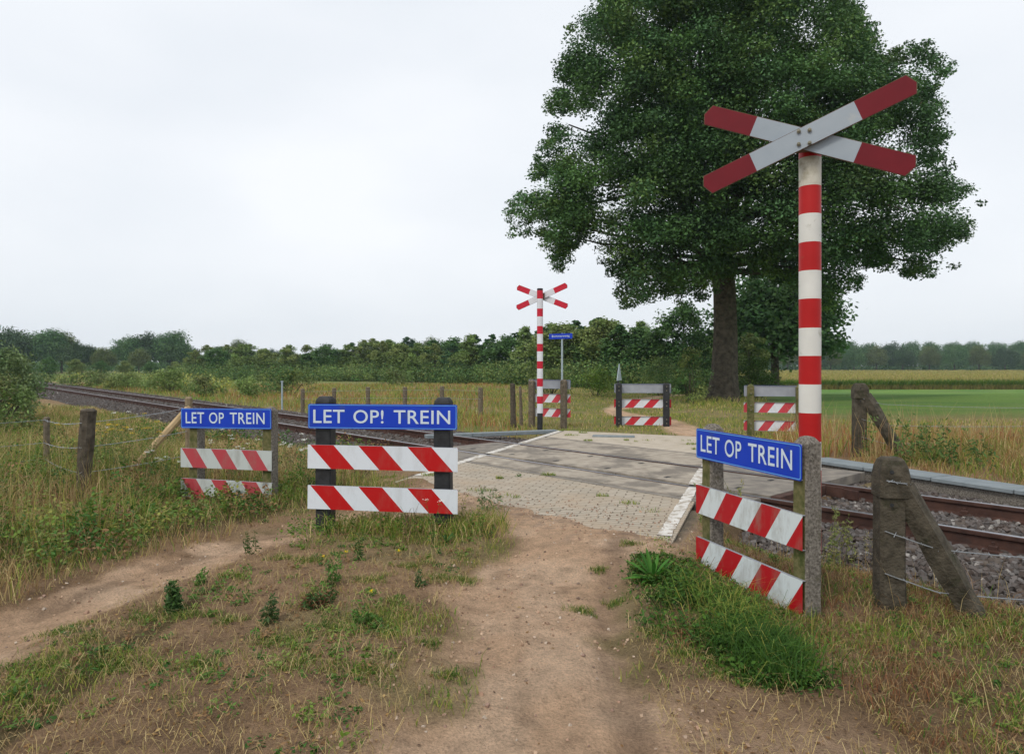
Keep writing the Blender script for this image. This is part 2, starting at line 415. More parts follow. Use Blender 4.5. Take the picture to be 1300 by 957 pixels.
blend(ss(n2, .55, .75)*.5, (.21, .14, .085))
blend(ss(n1+n3*.6, .78, .95)*.5, (.20, .19, .08))
side = ss(q_, -.9, -.3)*(Y < 9)
blend(side*.75*ss(n1, .25, .55), (.20, .125, .075))
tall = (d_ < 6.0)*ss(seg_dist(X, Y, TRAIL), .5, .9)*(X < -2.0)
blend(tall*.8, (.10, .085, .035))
far = ss(Y, 12, 17)
blend(far*.9, (.26, .235, .09)); blend(far*ss(n3, .45, .65)*.7, (.32, .25, .13)); blend(far*ss(n1, .5, .7)*.5, (.16, .22, .055))
sl_ = X/np.maximum(Y, 1)
mead = ss(Y, 24, 34)*(1-ss(sl_, .0, .12))
blend(mead*.85, (.20, .215, .08)); blend(mead*ss(fbm(X, Y, 9, 21), .42, .58)*.8, (.36, .22, .13)); blend(mead*ss(fbm(X, Y*.4, 5, 25), .48, .60)*.8, (.15, .24, .06))
fld = ss(Y, 19, 25)*ss(sl_, .32, .42)*(d_ > 16)
blend(fld, (.115, .225, .05)); blend(fld*ss(fbm(X*.35, Y, 3.5, 22), .45, .6)*.6, (.18, .29, .06)); blend(fld*ss(fbm(X*.3, Y, 1.6, 23), .5, .66)*.5, (.085, .165, .055)); blend(fld*ss(fbm(X*.8, Y, 1.2, 28), .55, .7)*.4, (.22, .27, .09))
# sand
sand = (.64, .43, .28); sandl = (.76, .55, .385)
pd = seg_dist(X, Y, PATH)+(n1-.5)*.75+(n2-.5)*.35
pm = (1-ss(pd, .42, .66))
td = seg_dist(X, Y, TRAIL)+(n1-.5)*.42+(n2-.5)*.3
tm = (1-ss(td, .12, .27))
fp = 1-ss(seg_dist(X, Y, FARPATH)+(n1-.5)*.5, .3, .62)
fork = (1-ss(np.hypot((X-1.0)/.9, (Y-3.0)/1.0)+(n1-.5)*.9, .3, .8))*.4      # bare sand right of the path
apron = ss(r__, rb(q_)-1.1, rb(q_)-.4)*ss(q_, -4.2, -3.4)*(1-ss(q_, -.9, -.5))*(1-ss(r__, 9, 10))
for mk in (pm, tm, fp, apron*.9, fork): blend(mk, sand)
allm = np.maximum.reduce([pm, tm, fp, apron, fork])
blend(allm*ss(fbm(X, Y, .5, 31), .45, .65)*.6, sandl)
blend(allm*ss(fbm(X, Y, .16, 32, 2), .62, .78)*.4, (.30, .20, .13))
blend(tm*(1-ss(seg_dist(X, Y, [(p[0]-.14, p[1]+.02) for p in TRAIL]), .04, .12))*.5*ss(n2, .3, .5), (.21, .145, .095))
blend(pm*(1-ss(seg_dist(X, Y, [(.45, 1), (.52, 3.3), (.62, 4.5), (.95, 6)]), .05, .13))*.5, (.24, .16, .105))
blend(np.clip(apron*ss(vn(X, Y, .07, 41), .5, .8)*.5, 0, 1), (.33, .24, .19))
rm = roadmask(X, Y); blend(rm, (.2, .17, .13))
# soil beside the rails
bal = np.maximum(ss(t_, 10.3, 11), 1-ss(t_, 3.2, 3.9))*ss(d_, 5.7, 6.3)*(1-ss(d_, 10.3, 11))*(Y > 0)
blend(bal, (.14, .115, .09))
farg = ss(Y, 120, 300); blend(farg, (.12, .14, .06))
ny, nx = X.shape
idx = np.arange(nx*ny).reshape(ny, nx)
F = np.stack([idx[:-1, :-1], idx[:-1, 1:], idx[1:, 1:], idx[1:, :-1]], -1).reshape(-1, 4)
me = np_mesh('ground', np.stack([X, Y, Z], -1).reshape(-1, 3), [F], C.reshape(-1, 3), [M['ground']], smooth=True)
tag(link('ground', me), kind='structure')

# ------------------------------------------------------------------ road: paving, slabs, apron, lines
def quad_sheet(name, pts, z, mat, th=.05, kind='structure'):
    b = MB(); n = len(pts)
    vs = [(p[0], p[1], z) for p in pts]+[(p[0], p[1], z-th) for p in pts]
    fs = [list(range(n)), list(range(2*n-1, n-1, -1))]+[[i, n+i, n+(i+1) % n, (i+1) % n] for i in range(n)]
    b.add(vs, fs); o = b.build(name, mat); tag(o, kind=kind); return o
def rd(q, d): return (d-.467*q)/.884                # r of a given track distance at a given q
# paving sheet in its own frame, so that the courses follow the road
ang = math.atan2(RQ[1], RQ[0])
b = MB(); qs = np.linspace(-4.52, -.76, 12); pts = [(q, float(rb(q))-.38) for q in qs]+[(-.76, rd(-.76, 6.5)), (-4.52, rd(-4.52, 6.5))]
k = len(pts); b.add([(p[0], p[1], 0) for p in pts]+[(p[0], p[1], -.02) for p in pts], [list(range(k)), list(range(2*k-1, k-1, -1))]+[[i, k+i, k+(i+1) % k, (i+1) % k] for i in range(k)])
o = b.build('brick_road', M['brick']); o.rotation_euler = (0, 0, ang); tag(o, kind='structure')

def panel(b, da, db, ta, tb, z=0.0, mi=0, th=.12):
    p = [from_dt(da, ta), from_dt(db, ta), from_dt(db, tb), from_dt(da, tb)]
    b.add([(x, y, z) for x, y in p]+[(x, y, z-th) for x, y in p],
          [(3, 2, 1, 0)[::-1], (7, 6, 5, 4), (0, 4, 5, 1), (1, 5, 6, 2), (2, 6, 7, 3), (3, 7, 4, 0)], mi)
b = MB()
cuts = [T0, 6.0, 8.1, T1]
def tq(q, d):
    r_ = rd(q, d); x, y = from_qr(q, r_); return dt(x, y)[1]
def band(b, da, db, z):
    QA, QB = -.80, -4.52
    ca = [lambda d: T0, lambda d: tq(QA, d)] ; bounds_ = [(lambda d: T0), (lambda d: tq(QA, d)), (lambda d: tq(-2.0, da)), (lambda d: tq(-3.25, da)), (lambda d: tq(QB, d)), (lambda d: T1)]
    for i in range(5):
        lo, hi = bounds_[i], bounds_[i+1]
        p = [from_dt(da, lo(da)+.006), from_dt(db, lo(db)+.006), from_dt(db, hi(db)-.006), from_dt(da, hi(da)-.006)]
        if hi(da)-lo(da) < .05 or hi(db)-lo(db) < .05: continue
        b.add([(x, y, z) for x, y in p]+[(x, y, z-.12) for x, y in p], [(0, 1, 2, 3), (7, 6, 5, 4), (0, 4, 5, 1), (1, 5, 6, 2), (2, 6, 7, 3), (3, 7, 4, 0)], 1 if i in (0, 4) else 0)
band(b, D1+.14, D2-.14, .001); band(b, 6.66, D1-.07, .0); band(b, D2+.07, 10.0, .0)
panel(b, 6.53, 6.64, T0, T1, -.002, 1)               # steel-edged dirt joint on the near side
panel(b, 10.02, 10.12, T0, T1, -.004, 1)
o = b.build('road_slabs', [M['slab'], M['slabdark']]); tag(o, kind='structure')
# black plates painting the shade inside the slabs' small lifting holes
b = MB()
for ta, tb in zip(cuts[:-1], cuts[1:]):
    for dd in (D1+.35, D2-.35):
        for f in (.25, .75):
            x, y = from_dt(dd, ta+(tb-ta)*f)
            b.box((x, y, .0035), (.10, .05, .003), rot=Matrix.Rotation(TH, 3, 'Z'))
o = b.build('slab_socket_shade', M['black']); tag(o, kind='structure')
quad_sheet('road_apron', [from_qr(-4.5, rd(-4.5, 10.14)), from_qr(-.78, rd(-.78, 10.14)), from_qr(-.9, 14.9), from_qr(-4.45, 15.25)], -.006, M['apron'], .08)

def strip(name, q, w_, r0, r1, z, mat, nseg=40, jit=.008):
    b = MB(); vs = []; 
    for i in range(nseg+1):
        r_ = r0+(r1-r0)*i/nseg
        for s_ in (-1, 1):
            x, y = from_qr(q+s_*(w_/2+random.uniform(-jit, jit)), r_); vs.append((x, y, z))
    vs += [(x, y, zz-.006) for x, y, zz in vs]; k = 2*(nseg+1)
    fs = []
    for i in range(nseg):
        a = 2*i; fs += [[a, a+1, a+3, a+2], [a+k+2, a+k+3, a+k+1, a+k], [a, a+2, a+2+k, a+k], [a+1, a+1+k, a+3+k, a+3]]
    b.add(vs, fs); return tag(b.build(name, mat), kind='structure')
strip('road_line', -4.46, .13, 8.25, rd(-4.46, D1-.06), .006, M['linewhite'])
strip('road_line', -4.46, .13, rd(-4.46, D1+.12), rd(-4.46, D2-.12), .006, M['linewhite'])
strip('road_line', -4.46, .13, rd(-4.46, D2+.06), 15.1, .006, M['linewhite'])
strip('road_line', -.86, .12, 6.1, rd(-.86, D1-.06), .006, M['linewhite'])
strip('road_line', -.86, .17, rd(-.86, D1+.12), rd(-.86, D2-.12), .006, M['linewhite'])
strip('road_line', -.86, .15, rd(-.86, D2+.06), 13.4, .006, M['linewhite'])

# kerbs on the far side
def kerb(p, q2, w_, h, label):
    p = Vector(p); q2 = Vector(q2); v = q2-p; L_ = v.length
    b = MB(); n = max(1, int(L_/1.0)); 
    for i in range(n):
        b.box(((i+.5)*L_/n, 0, h/2-.03), (L_/n-.008, w_, h+.06), bev=.008)
    o = b.build('kerb', M['trough'], loc=(p.x, p.y, 0)); o.rotation_euler = (0, 0, math.atan2(v.y, v.x))
    return tag(o, label, 'kerb')
kerb(at(540, 553), at(706, 546.5), .22, .02, 'low blue-grey concrete kerb left of the striped far pole, along the deck edge')
kerb(at(752, 553.5), at(806, 554.5), .26, .02, 'short pale kerb stone lying flush in sand before the far middle barrier')

# ------------------------------------------------------------------ railway
def ballast_bed(ta, tb, name, nt_=60):
    prof = [(5.35, -.52), (5.9, -.36), (6.45, -.215), (6.9, -.185), (9.2, -.185), (9.75, -.18), (10.4, -.20), (10.8, -.5)]
    V = []; 
    for i in range(nt_+1):
        t = ta+(tb-ta)*i/nt_
        for d, z in prof:
            x, y = from_dt(d, t); V.append((x, y, z))
    n = len(prof); f = [[i*n+j, i*n+j+1, (i+1)*n+j+1, (i+1)*n+j] for i in range(nt_) for j in range(n-1)]
    b = MB(); b.add(V, f); return tag(b.build(name, M['bed'], smooth=True), kind='structure')
ballast_bed(-70, T0-.02, 'ballast_bed'); ballast_bed(T1+.02, 230, 'ballast_bed')
quad = [from_dt(6.45, T0), from_dt(10.2, T0), from_dt(10.2, T1), from_dt(6.45, T1)]
quad_sheet('track_bed', quad, -.13, M['bed'], .2)

trk = thing('railway_track', 'single railway track with rusty rails crossing the road slabs diagonally', 'railway track', (*from_dt(8.05, 7), 0), TH)
# local frame: x across the track (d), y along (t)
def rail(dc, name='rail'):
    prof = [(-.065, -.165), (-.065, -.150), (-.010, -.132), (-.009, -.05), (-.034, -.038), (-.036, -.008), (-.028, -.001), (-.012, .002),
            (.012, .002), (.028, -.001), (.036, -.008), (.034, -.038), (.009, -.05), (.010, -.132), (.065, -.150), (.065, -.165)]
    ts = list(np.arange(-67, 20, 3))+list(np.arange(20, 220, 10))
    b = MB(); n = len(prof)
    vs = [(x+dc-8.05, t, z) for t in ts for x, z in prof]
    b.add(vs, [])
    for i in range(len(ts)-1):
        for j in range(n):
            j2 = (j+1) % n
            b.f.append([i*n+j2, i*n+j, (i+1)*n+j, (i+1)*n+j2]); b.m.append(1 if j in (6, 7, 8) else 0)
    return b.build(name, [M['railside'], M['railtop']], trk)
rail(D1); rail(D2)
# check rail ends and steel sill at the deck ends
for dc, s_ in ((D1+.13, 1), (D2-.13, -1)):
    for tt, sg in ((T0-7, -1), (T1-7, 1)):
        b = MB(); b.box((dc-8.05, tt+sg*.16, -.075), (.03, .30, .13), bev=.004)
        b.box((dc-8.05+s_*.02, tt+sg*.40, -.08), (.03, .22, .12), bev=.004, rot=Matrix.Rotation(-s_*sg*.28, 3, 'Z'))
        b.build('check_rail', M['railside'], trk)
for yy in (T0-7-.055, T1-7+.055):
    b = MB(); b.box((0, yy, -.06), (1.22, .10, .12), bev=.006); b.build('deck_end_sill', M['railside'], trk)
b = MB()
b.box((0, 0, -.225), (2.5, .24, .13), bev=.015)
slm = None
for s_ in (-.75, .75):
    b.box((s_, 0, -.148+.006), (.30, .15, .018), 1)
    for q in (-.10, .10):
        b.box((s_+q, 0, -.118), (.05, .07, .05), 1, bev=.006)
        b.tube([(s_+q, 0, -.10), (s_+q, 0, -.062)], .014, 6, 1)
proto = b.build('sleeper', [M['sleeper'], M['railside']], trk)
tlist = [T0-.35-.62*k-7 for k in range(22)]+[T1+.35+.62*k-7 for k in range(76)]
for i, t in enumerate(tlist):
    o = proto if i == 0 else proto.copy()
    if i: COL.objects.link(o); o.parent = trk
    o.location = (0, t, 0)

# ballast stones
def stones(P, size, cols, seed=0):
    g = np.random.default_rng(seed); n = len(P)
    base = np.array([[-1, -1, -1], [1, -1, -1], [1, 1, -1], [-1, 1, -1], [-1, -1, 1], [1, -1, 1], [1, 1, 1], [-1, 1, 1]], float)*.5
    V = base[None]*(1+g.uniform(-.42, .3, (n, 8, 3)))
    V = V*size[:, None, None]*g.uniform(.65, 1.25, (n, 1, 3))
    a, b_, c = g.uniform(0, 6.28, (3, n))
    ca, sa, cb, sb, cc, sc_ = np.cos(a), np.sin(a), np.cos(b_), np.sin(b_), np.cos(c), np.sin(c)
    Rm = np.stack([np.stack([cb*cc, -cb*sc_, sb], -1), np.stack([sa*sb*cc+ca*sc_, -sa*sb*sc_+ca*cc, -sa*cb], -1), np.stack([-ca*sb*cc+sa*sc_, ca*sb*sc_+sa*cc, ca*cb], -1)], 1)
    V = np.einsum('nij,nkj->nki', Rm, V)+P[:, None, :]
    tri = np.array([[0, 3, 2, 1], [4, 5, 6, 7], [0, 1, 5, 4], [1, 2, 6, 5], [2, 3, 7, 6], [3, 0, 4, 7]])
    Fq = (tri[None]+8*np.arange(n)[:, None, None]).reshape(-1, 4)
    Cc = np.repeat(cols, 8, 0)
    return V.reshape(-1, 3), Fq, Cc
def bedz(d): return np.interp(d, [5.35, 5.9, 6.45, 6.9, 9.2, 9.75, 10.4, 10.8], [-.52, -.36, -.215, -.185, -.185, -.18, -.20, -.5])
VV, FF, CC = [], [], []; off = 0
for (ta, tb, n, s0) in ((-9, T0, 62000, .038), (T1, 24, 34000, .045), (24, 60, 34000, .055), (60, 130, 22000, .08)):
    g = np.random.default_rng(int(abs(ta)*10)+5)
    d = g.uniform(5.75, 10.52, n); t = g.uniform(ta, tb, n)
    nsl = (np.abs(((t-(T1+.35) if ta > 5 else (T0-.35)-t)+.31) % .62-.31) < .14) & (np.abs(d-8.05) < 1.3)
    keep = ~((nsl & (g.random(n) > .5)) | (np.abs(d-D1) < .07) | (np.abs(d-D2) < .07))
    d, t = d[keep], t[keep]; x, y = from_dt(d, t)
    size = s0*g.uniform(.6, 1.35, len(d))
    v = g.random(len(d))[:, None]; br = g.uniform(.7, 1.25, (len(d), 1)) if ta < 5 else g.uniform(.85, 1.1, (len(d), 1))
    cols = (np.array([.085, .064, .054])*(1-v)+np.array([.145, .135, .13])*v)*br
    pale = g.random(len(d)) < (.05 if ta < 5 else .01); cols[pale] = np.array([.30, .28, .26])
    V_, F_, C_ = stones(np.stack([x, y, bedz(d)+g.uniform(-.01, .035, len(d))], -1), size, cols, int(ta+50))
    VV.append(V_); FF.append(F_+off); CC.append(C_); off += len(V_)
me = np_mesh('track_ballast', np.concatenate(VV), [np.concatenate(FF)], np.concatenate(CC), [M['stone']])
tag(link('track_ballast', me), 'dark grey crushed stone ballast lying around the sleepers and rails', 'ballast', kind='stuff')

# concrete cable trough on the far side, right of the crossing
p0 = at(1036, 585, -.0); p1 = at(1330, 629, -.0)
v = Vector(p1)-Vector(p0); Lc = v.length
ct = thing('cable_trough', 'long low blue-grey concrete trough with flat lids beyond the right-hand rails', 'cable trough', (*p0, 0), math.atan2(v.y, v.x))
b = MB(); b.box((Lc/2+3, .02, -.16), (Lc+6, .40, .30), bev=.01); b.build('trough_wall', M['concrete2'], ct)
lb = MB(); lb.box((0, 0, .022), (.96, .46, .05), bev=.006)
lid0 = lb.build('lid', M['trough'], ct)
for k in range(int((Lc+6)/.98)):
    o = lid0 if k == 0 else lid0.copy()
    if k: COL.objects.link(o); o.parent = ct
    o.location = (.5+k*.98, random.uniform(-.006, .006), random.uniform(-.004, .004)); o.rotation_euler = (0, 0, random.uniform(-.006, .006))

# ------------------------------------------------------------------ warning barriers
def text_mesh(words, mat_, name, parent, H, y):
    """words: (text, x0, x1, z0, z1) each word fitted into its box; lettering is 2 mm proud"""
    for (s_, x0, x1, z0, z1) in words:
        V = []; Fs = []
        cu = bpy.data.curves.new('t', 'FONT'); cu.body = s_; cu.offset = .008; cu.extrude = .0; cu.space_character = 1.06; cu.resolution_u = 5
        o = bpy.data.objects.new('t', cu); COL.objects.link(o)
        bpy.context.view_layer.update()
        dg = bpy.context.evaluated_depsgraph_get(); tm = bpy.data.meshes.new_from_object(o.evaluated_get(dg))
        vs = np.array([v.co[:] for v in tm.vertices]); mn = vs.min(0); mx_ = vs.max(0)
        base = len(V)
        for v_ in vs:
            V.append((x0+(v_[0]-mn[0])/(mx_[0]-mn[0])*(x1-x0), y, z0+(v_[1]-mn[1])/(mx_[1]-mn[1])*(z1-z0)))
        for p_ in tm.polygons: Fs.append([base+i for i in p_.vertices])
        bpy.data.objects.remove(o); bpy.data.curves.remove(cu); bpy.data.meshes.remove(tm)
        me = bpy.data.meshes.new(name); me.from_pydata(V, [], Fs); me.materials.append(mat_); me.update()
        link(name, me, parent)

def rrect(w_, h, r_, n=5):
    pts = []
    for cx, cz, a0 in ((w_/2-r_, h/2-r_, 0), (-w_/2+r_, h/2-r_, 90), (-w_/2+r_, -h/2+r_, 180), (w_/2-r_, -h/2+r_, 270)):
        for k in range(n+1):
            a = R(a0+90*k/n); pts.append((cx+r_*math.cos(a), cz+r_*math.sin(a)))
    return pts

def barrier(label, cat, loc, rz, W, posts, postw, ptop, blue, stripes, H, stripe_mat, postmat, facemat=None, text=None, cap='pyramid', tilt=(0, 0, 0), group=None, ylap=0, fade=None):
    """posts: local x; blue / stripes: centre height; boards are fixed to the -y side of the posts"""
    t = thing('warning_barrier', label, cat, loc, rz, group)
    for i, px_ in enumerate(posts):
        b = MB(); hw = postw/2; bot = -.45; tp = ptop[i]; cy = hw+.004
        if cap == 'pyramid':
            rings = [(hw, bot), (hw, tp-.045), (hw*.55, tp-.008), (hw*.2, tp)]
        else:
            rings = [(hw, bot), (hw, tp-.05), (hw*.9, tp-.025), (hw*.62, tp)]
        b2 = []
        nseg = 9
        zz = [bot+(rings[1][1]-bot)*k/nseg for k in range(nseg)]
        rr = [(hw*(1+random.uniform(-.035, .035)), z_) for z_ in zz]+rings[1:]
        cutc = .18
        for r_, z_ in rr:
            c = r_*cutc
            b2 += [(px_-r_+c, cy-r_, z_), (px_+r_-c, cy-r_, z_), (px_+r_, cy-r_+c, z_), (px_+r_, cy+r_-c, z_), (px_+r_-c, cy+r_, z_), (px_-r_+c, cy+r_, z_), (px_-r_, cy+r_-c, z_), (px_-r_, cy-r_+c, z_)]
        fs = []; ms = []
        for k in range(len(rr)-1):
            for j in range(8):
                fs.append([k*8+j, k*8+(j+1) % 8, (k+1)*8+(j+1) % 8, (k+1)*8+j]); ms.append(1 if (facemat is not None and j == 0 and k < nseg-1) else 0)
        fs.append(list(range((len(rr)-1)*8, len(rr)*8))); ms.append(0)
        b.v = b2; b.f = fs; b.m = ms
        b.build('post', [postmat, facemat or postmat], t)
    def hat(W_, H_, mat_face):
        """a shallow aluminium tray: face sheet with folded flanges top and bottom"""
        b = MB()
        b.box((0, -.004, 0), (W_, .003, H_), 0)
        b.box((0, .0105, H_/2-.0015), (W_, .022, .003), 1); b.box((0, .0105, -H_/2+.0015), (W_, .022, .003), 1)
        return b
    if blue is not None:
        b = MB()
        b.prism(rrect(W, H, .018), -.022, -.026, 0)
        b.box((0, -.0105, H/2-.004), (W-.03, .020, .003), 1); b.box((0, -.0105, -H/2+.004), (W-.03, .020, .003), 1)
        b.box((0, -.0205, 0), (W-.004, .0015, H-.004), 1)
        s_ = b.build('sign_board', [M['blue'], M['alu']], t, (0, 0, blue)); s_.rotation_euler = (0, tilt[0], 0)
        # pale border line
        o1 = rrect(W-.012, H-.012, .016); o2 = rrect(W-.026, H-.026, .012); n = len(o1)
        e = MB(); e.add([(p[0], -.0275, p[1]) for p in o1+o2], [[i, (i+1) % n, n+(i+1) % n, n+i] for i in range(n)])
        e.build('border', M['lightblue'], s_)
        if text: text_mesh([(w_, W*(a-.5), W*(c-.5), H*(z0-.5), H*(z1-.5)) for w_, a, c, z0, z1 in text], M['bluewhite'], 'lettering', s_, H, -.0282)
    for i, zc in enumerate(stripes):
        b = hat(W+.01, H-.01, None)
        for v in range(len(b.v)): b.v[v] = (b.v[v][0], b.v[v][1]-.020, b.v[v][2])
        o = b.build('striped_board', [stripe_mat, M['alu']], t, (0, 0, zc)); o.rotation_euler = (0, tilt[1+i], 0)
        if fade: tag(o, fade)
    b = MB(); b.tube([(0, 0, 0), (0, .026, 0)], .016, 6); b0 = None
    for px_ in posts:
        for zc in ([blue] if blue is not None else [])+list(stripes):
            for s_ in (-.05, .05):
                if b0 is None: o = b0 = b.build('bolt', M['bolt'], t)
                else: o = b0.copy(); COL.objects.link(o); o.parent = t
                o.location = (px_, postw, zc+s_)
    return t

H = .232
T_OP = [('LET', .055, .266, .25, .80), ('OP', .321, .487, .25, .80), ('TREIN', .552, .93, .25, .80)]
T_OPX = [('LET', .036, .25, .23, .77), ('OP!', .31, .513, .23, .77), ('TREIN', .581, .955, .23, .77)]
sm1 = mat_stripe('stripes_right', .40, .70, .605, H, red=(.42, .006, .012), white=(.62, .68, .70), sign=-1)
sm2 = mat_stripe('stripes_centre', .470, .92, -.70, H, dirt=.16, red=(.46, .002, .003), white=(.68, .73, .79))
sm3 = mat_stripe('stripes_faded', .405, .70, -.60, H, red=(.44, .055, .07), white=(.50, .54, .53), dirt=.35)
sm4 = mat_stripe('stripes_far', .470, .92, -.45, H, red=(.55, .02, .035), white=(.70, .72, .76), dirt=.15)
sm5 = mat_stripe('stripes_far_small', .40, .75, -.42, H, red=(.55, .05, .07), white=(.70, .72, .76), dirt=.15)

# right
L_ = Vector((1.486, 5.42)); R_ = Vector((1.845, 4.30)); c = (L_+R_)/2; dv = R_-L_
barrier('blue sign and two striped boards on pebbly concrete posts, right of the sand path',
        'warning barrier', (c.x, c.y, 0), math.atan2(dv.y, dv.x), dv.length, (-.50, .532), .125, (1.045, 1.05), .888, (.447, .035), H, sm1, M['concrete2'], M['mosswood'], T_OP)
# centre
L_ = Vector((-1.925, 6.48)); R_ = Vector((-.503, 6.32)); c = (L_+R_)/2; dv = R_-L_
barrier('widest blue sign with exclamation mark over two bright striped boards, on two black posts',
        'warning barrier', (c.x, c.y, 0), math.atan2(dv.y, dv.x), dv.length, (-.585, .565), .155, (1.205, 1.20), 1.022, (.635, .25), H, sm2, M['black'], None, T_OPX, cap='flat', tilt=(.0, .008, .012))
# left
L_ = Vector((-3.87, 8.02)); R_ = Vector((-2.70, 7.70)); c = (L_+R_)/2; dv = R_-L_
barrier('blue sign over two faded pinkish striped boards sunk in weeds, left of the black-posted barrier',
        'warning barrier', (c.x, c.y, 0), math.atan2(dv.y, dv.x), dv.length, (-.46, .53), .13, (.97, 1.03), .892, (.425, .07), H, sm3, M['concrete2'], M['mosswood'], T_OP, tilt=(-.012, -.003, .004))
# far side, seen from behind
barrier('back of grey sign and two striped boards on black posts across the tracks',
        'warning barrier', (3.31, 17.3, 0), R(180-6), 1.42, (-.58, .60), .15, (1.06, 1.06), .92, (.54, .10), H, sm4, M['black'], None, cap='flat')
barrier('back of grey sign and striped boards on mossy posts in front of the oak',
        'warning barrier', (5.62, 14.6, 0), R(180-12), 1.25, (-.48, .50), .135, (1.08, 1.10), .955, (.60, .21), H, sm5, M['mosswood'], None)
barrier('back of a grey sign and striped boards half hidden by the far striped pole',
        'warning barrier', (.95, 17.6, 0), R(180-30), 1.2, (-.46, .46), .14, (1.15, 1.13), 1.02, (.66, .29), H, sm5, M['woodgrey'], None)

# ------------------------------------------------------------------ St Andrew's crosses
def cross(label, loc, rz, bounds, first, zc, r_, red, white, back, blackto, stain=None, xo=0):
    t = thing('crossing_cross_sign', label, 'crossing sign', loc, rz)
    b = MB(); seg = 24
    ring = lambda z_, rr: [(rr*math.cos(2*math.pi*k/seg), rr*math.sin(2*math.pi*k/seg), z_) for k in range(seg)]
    mats = [white, red, M['black'], M['stain']]
    col = first
    for i in range(len(bounds)-1):
        z1, z0 = bounds[i], bounds[i+1]
        mi = 1 if col == 'r' else 0
        if stain == i: mi = 3
        vs = ring(z0, r_)+ring(z1, r_)
        b.add(vs, [[k, (k+1) % seg, seg+(k+1) % seg, seg+k] for k in range(seg)], mi)
        col = 'w' if col == 'r' else 'r'
    rr = r_*1.0
    vs = ring(-.5, rr*.93)+ring(bounds[-1], rr*.93); b.add(vs, [[k, (k+1) % seg, seg+(k+1) % seg, seg+k] for k in range(seg)], 2)
    b.add(ring(bounds[-1], r_), [list(range(seg))[::-1]], 2)
    b.add(ring(bounds[0], r_*.98)+ring(bounds[0]+.05, r_*.95), [[k, (k+1) % seg, seg+(k+1) % seg, seg+k] for k in range(seg)]+[[seg+k for k in range(seg)]], 2)
    b.build('pole', mats, t, smooth=True)
    s_ = -1                                            # boards on the -y side
    al = R(22); hx = .645; hw = .0665
    for sg, yy in ((1, s_*(r_+.095)), (-1, s_*(r_+.055))):
        ca, sa = math.cos(al), math.sin(al)
        def P(u, v_): return (u*ca-v_*sa*1, (u*sa+v_*ca)*1)
        ta_ = math.tan(al)
        # outline: lower edge to the vertical cut, up a little, chamfer to the upper edge
        zl = lambda x_: x_*ta_-hw/ca; zu = lambda x_: x_*ta_+hw/ca
        polyR = [(hx, zl(hx)), (hx, zl(hx)+.068), (hx-.058, zu(hx-.058))]
        polyL = [(-x_, -z_) for x_, z_ in polyR]
        out = polyR+polyL
        out = [(x_, sg*z_) for x_, z_ in out]
        if sg < 0: out = out[::-1]
        # colour split perpendicular to the board
        ub = .345
        def cut(u): return [(u*ca+hw*sa, sg*(u*sa-hw*ca)), (u*ca-hw*sa, sg*(u*sa+hw*ca))]
        pr = [cut(ub)[0]]+[(x_, sg*z_) for x_, z_ in polyR]+[cut(ub)[1]]
        pl = [(-x_, -z_) for x_, z_ in pr]
        pm_ = [cut(-ub)[0], cut(ub)[0], cut(ub)[1], cut(-ub)[1]]
        b = MB()
        ya, yb = yy-.004, yy+.008
        rim = []
        for x_, z_ in out:
            u_, v_ = x_*ca+sg*z_*sa, -x_*sa+sg*z_*ca; u_ *= 1.006; v_ *= 1.05
            rim.append((u_*ca-v_*sa, sg*(u_*sa+v_*ca)))
        b.prism(rim, ya+.002, yb-.002, 2)
        if sg < 0: pr, pl, pm_ = pr[::-1], pl[::-1], pm_[::-1]
        b.prism(pr, ya, yb, 1); b.prism(pl, ya, yb, 1); b.prism(pm_, ya, yb, 0)
        o = b.build('cross_board', [back[1], back[0], M['rust']], t, (xo, 0, zc))
    b = MB()
    b.box((xo*.5, s_*(r_+.025), zc), (.16, .05, .15), bev=.004); b.build('bracket', M['rust'], t)
    for x_ in (-.033, .033):
        for z_ in (-.045, .04):
            bb = MB(); bb.tube([(x_+xo, s_*(r_+.099), zc+z_), (x_+xo, s_*(r_+.112), zc+z_)], .013, 8)
            bb.tube([(x_+xo, s_*(r_+.112), zc+z_), (x_+xo, s_*(r_+.118), zc+z_)], [.011, .005], 8)
            bb.build('bolt', M['bolt'], t, smooth=True)
    return t
nb = [2.951, 2.911, 2.718, 2.528, 2.336, 2.143, 1.952, 1.755, 1.565, 1.372, 1.178, .984, .79, .60, .41, .22]
cross('tall red and white cross sign on striped pole behind the nearest barrier, the larger one', (2.036, 4.665, 0), R(-23.3), nb, 'r', 3.012, .0715, M['polered'], M['polewhite'], (M['signred'], M['signwhite']), .2, stain=1, xo=-.036)
fy = [115, 157, 207, 247, 295, 335, 385, 423, 473, 510, 560, 600, 650, 687, 735]
fb = [1.5+(464-(340+v/3.9875))*16.5/867 for v in fy]
cross('small bright red and white cross sign on striped pole across the tracks', (.676, 16.5, 0), R(180-20), fb, 'r', 3.175, .073, M['signredB'], M['signwhiteB'], (M['signredB'], M['signwhiteB']), .3)

# street name sign
x, y = (713.5-650)/867*21, 21.0
t = thing('street_name_sign', 'small blue street name plate on thin galvanised pole behind the far left barrier', 'street sign', (x, y, 0), R(-8))
b = MB(); b.tube([(0, .03, -.4), (0, .03, 2.5)], .030, 10); b.build('pole', M['galv'], t, smooth=True)
b = MB(); b.prism(rrect(.72, .165, .02), -.008, -.012, 0); b.box((0, -.004, 0), (.68, .006, .14), 1)
pl = b.build('name_plate', [M['blue'], M['alu']], t, (-.04, 0, 2.40)); pl.rotation_euler = (0, R(-1.5), 0)
text_mesh([('Bommersweg', -.27, .27, -.04, .04)], M['bluewhite'], 'lettering', pl, .1, -.0135)
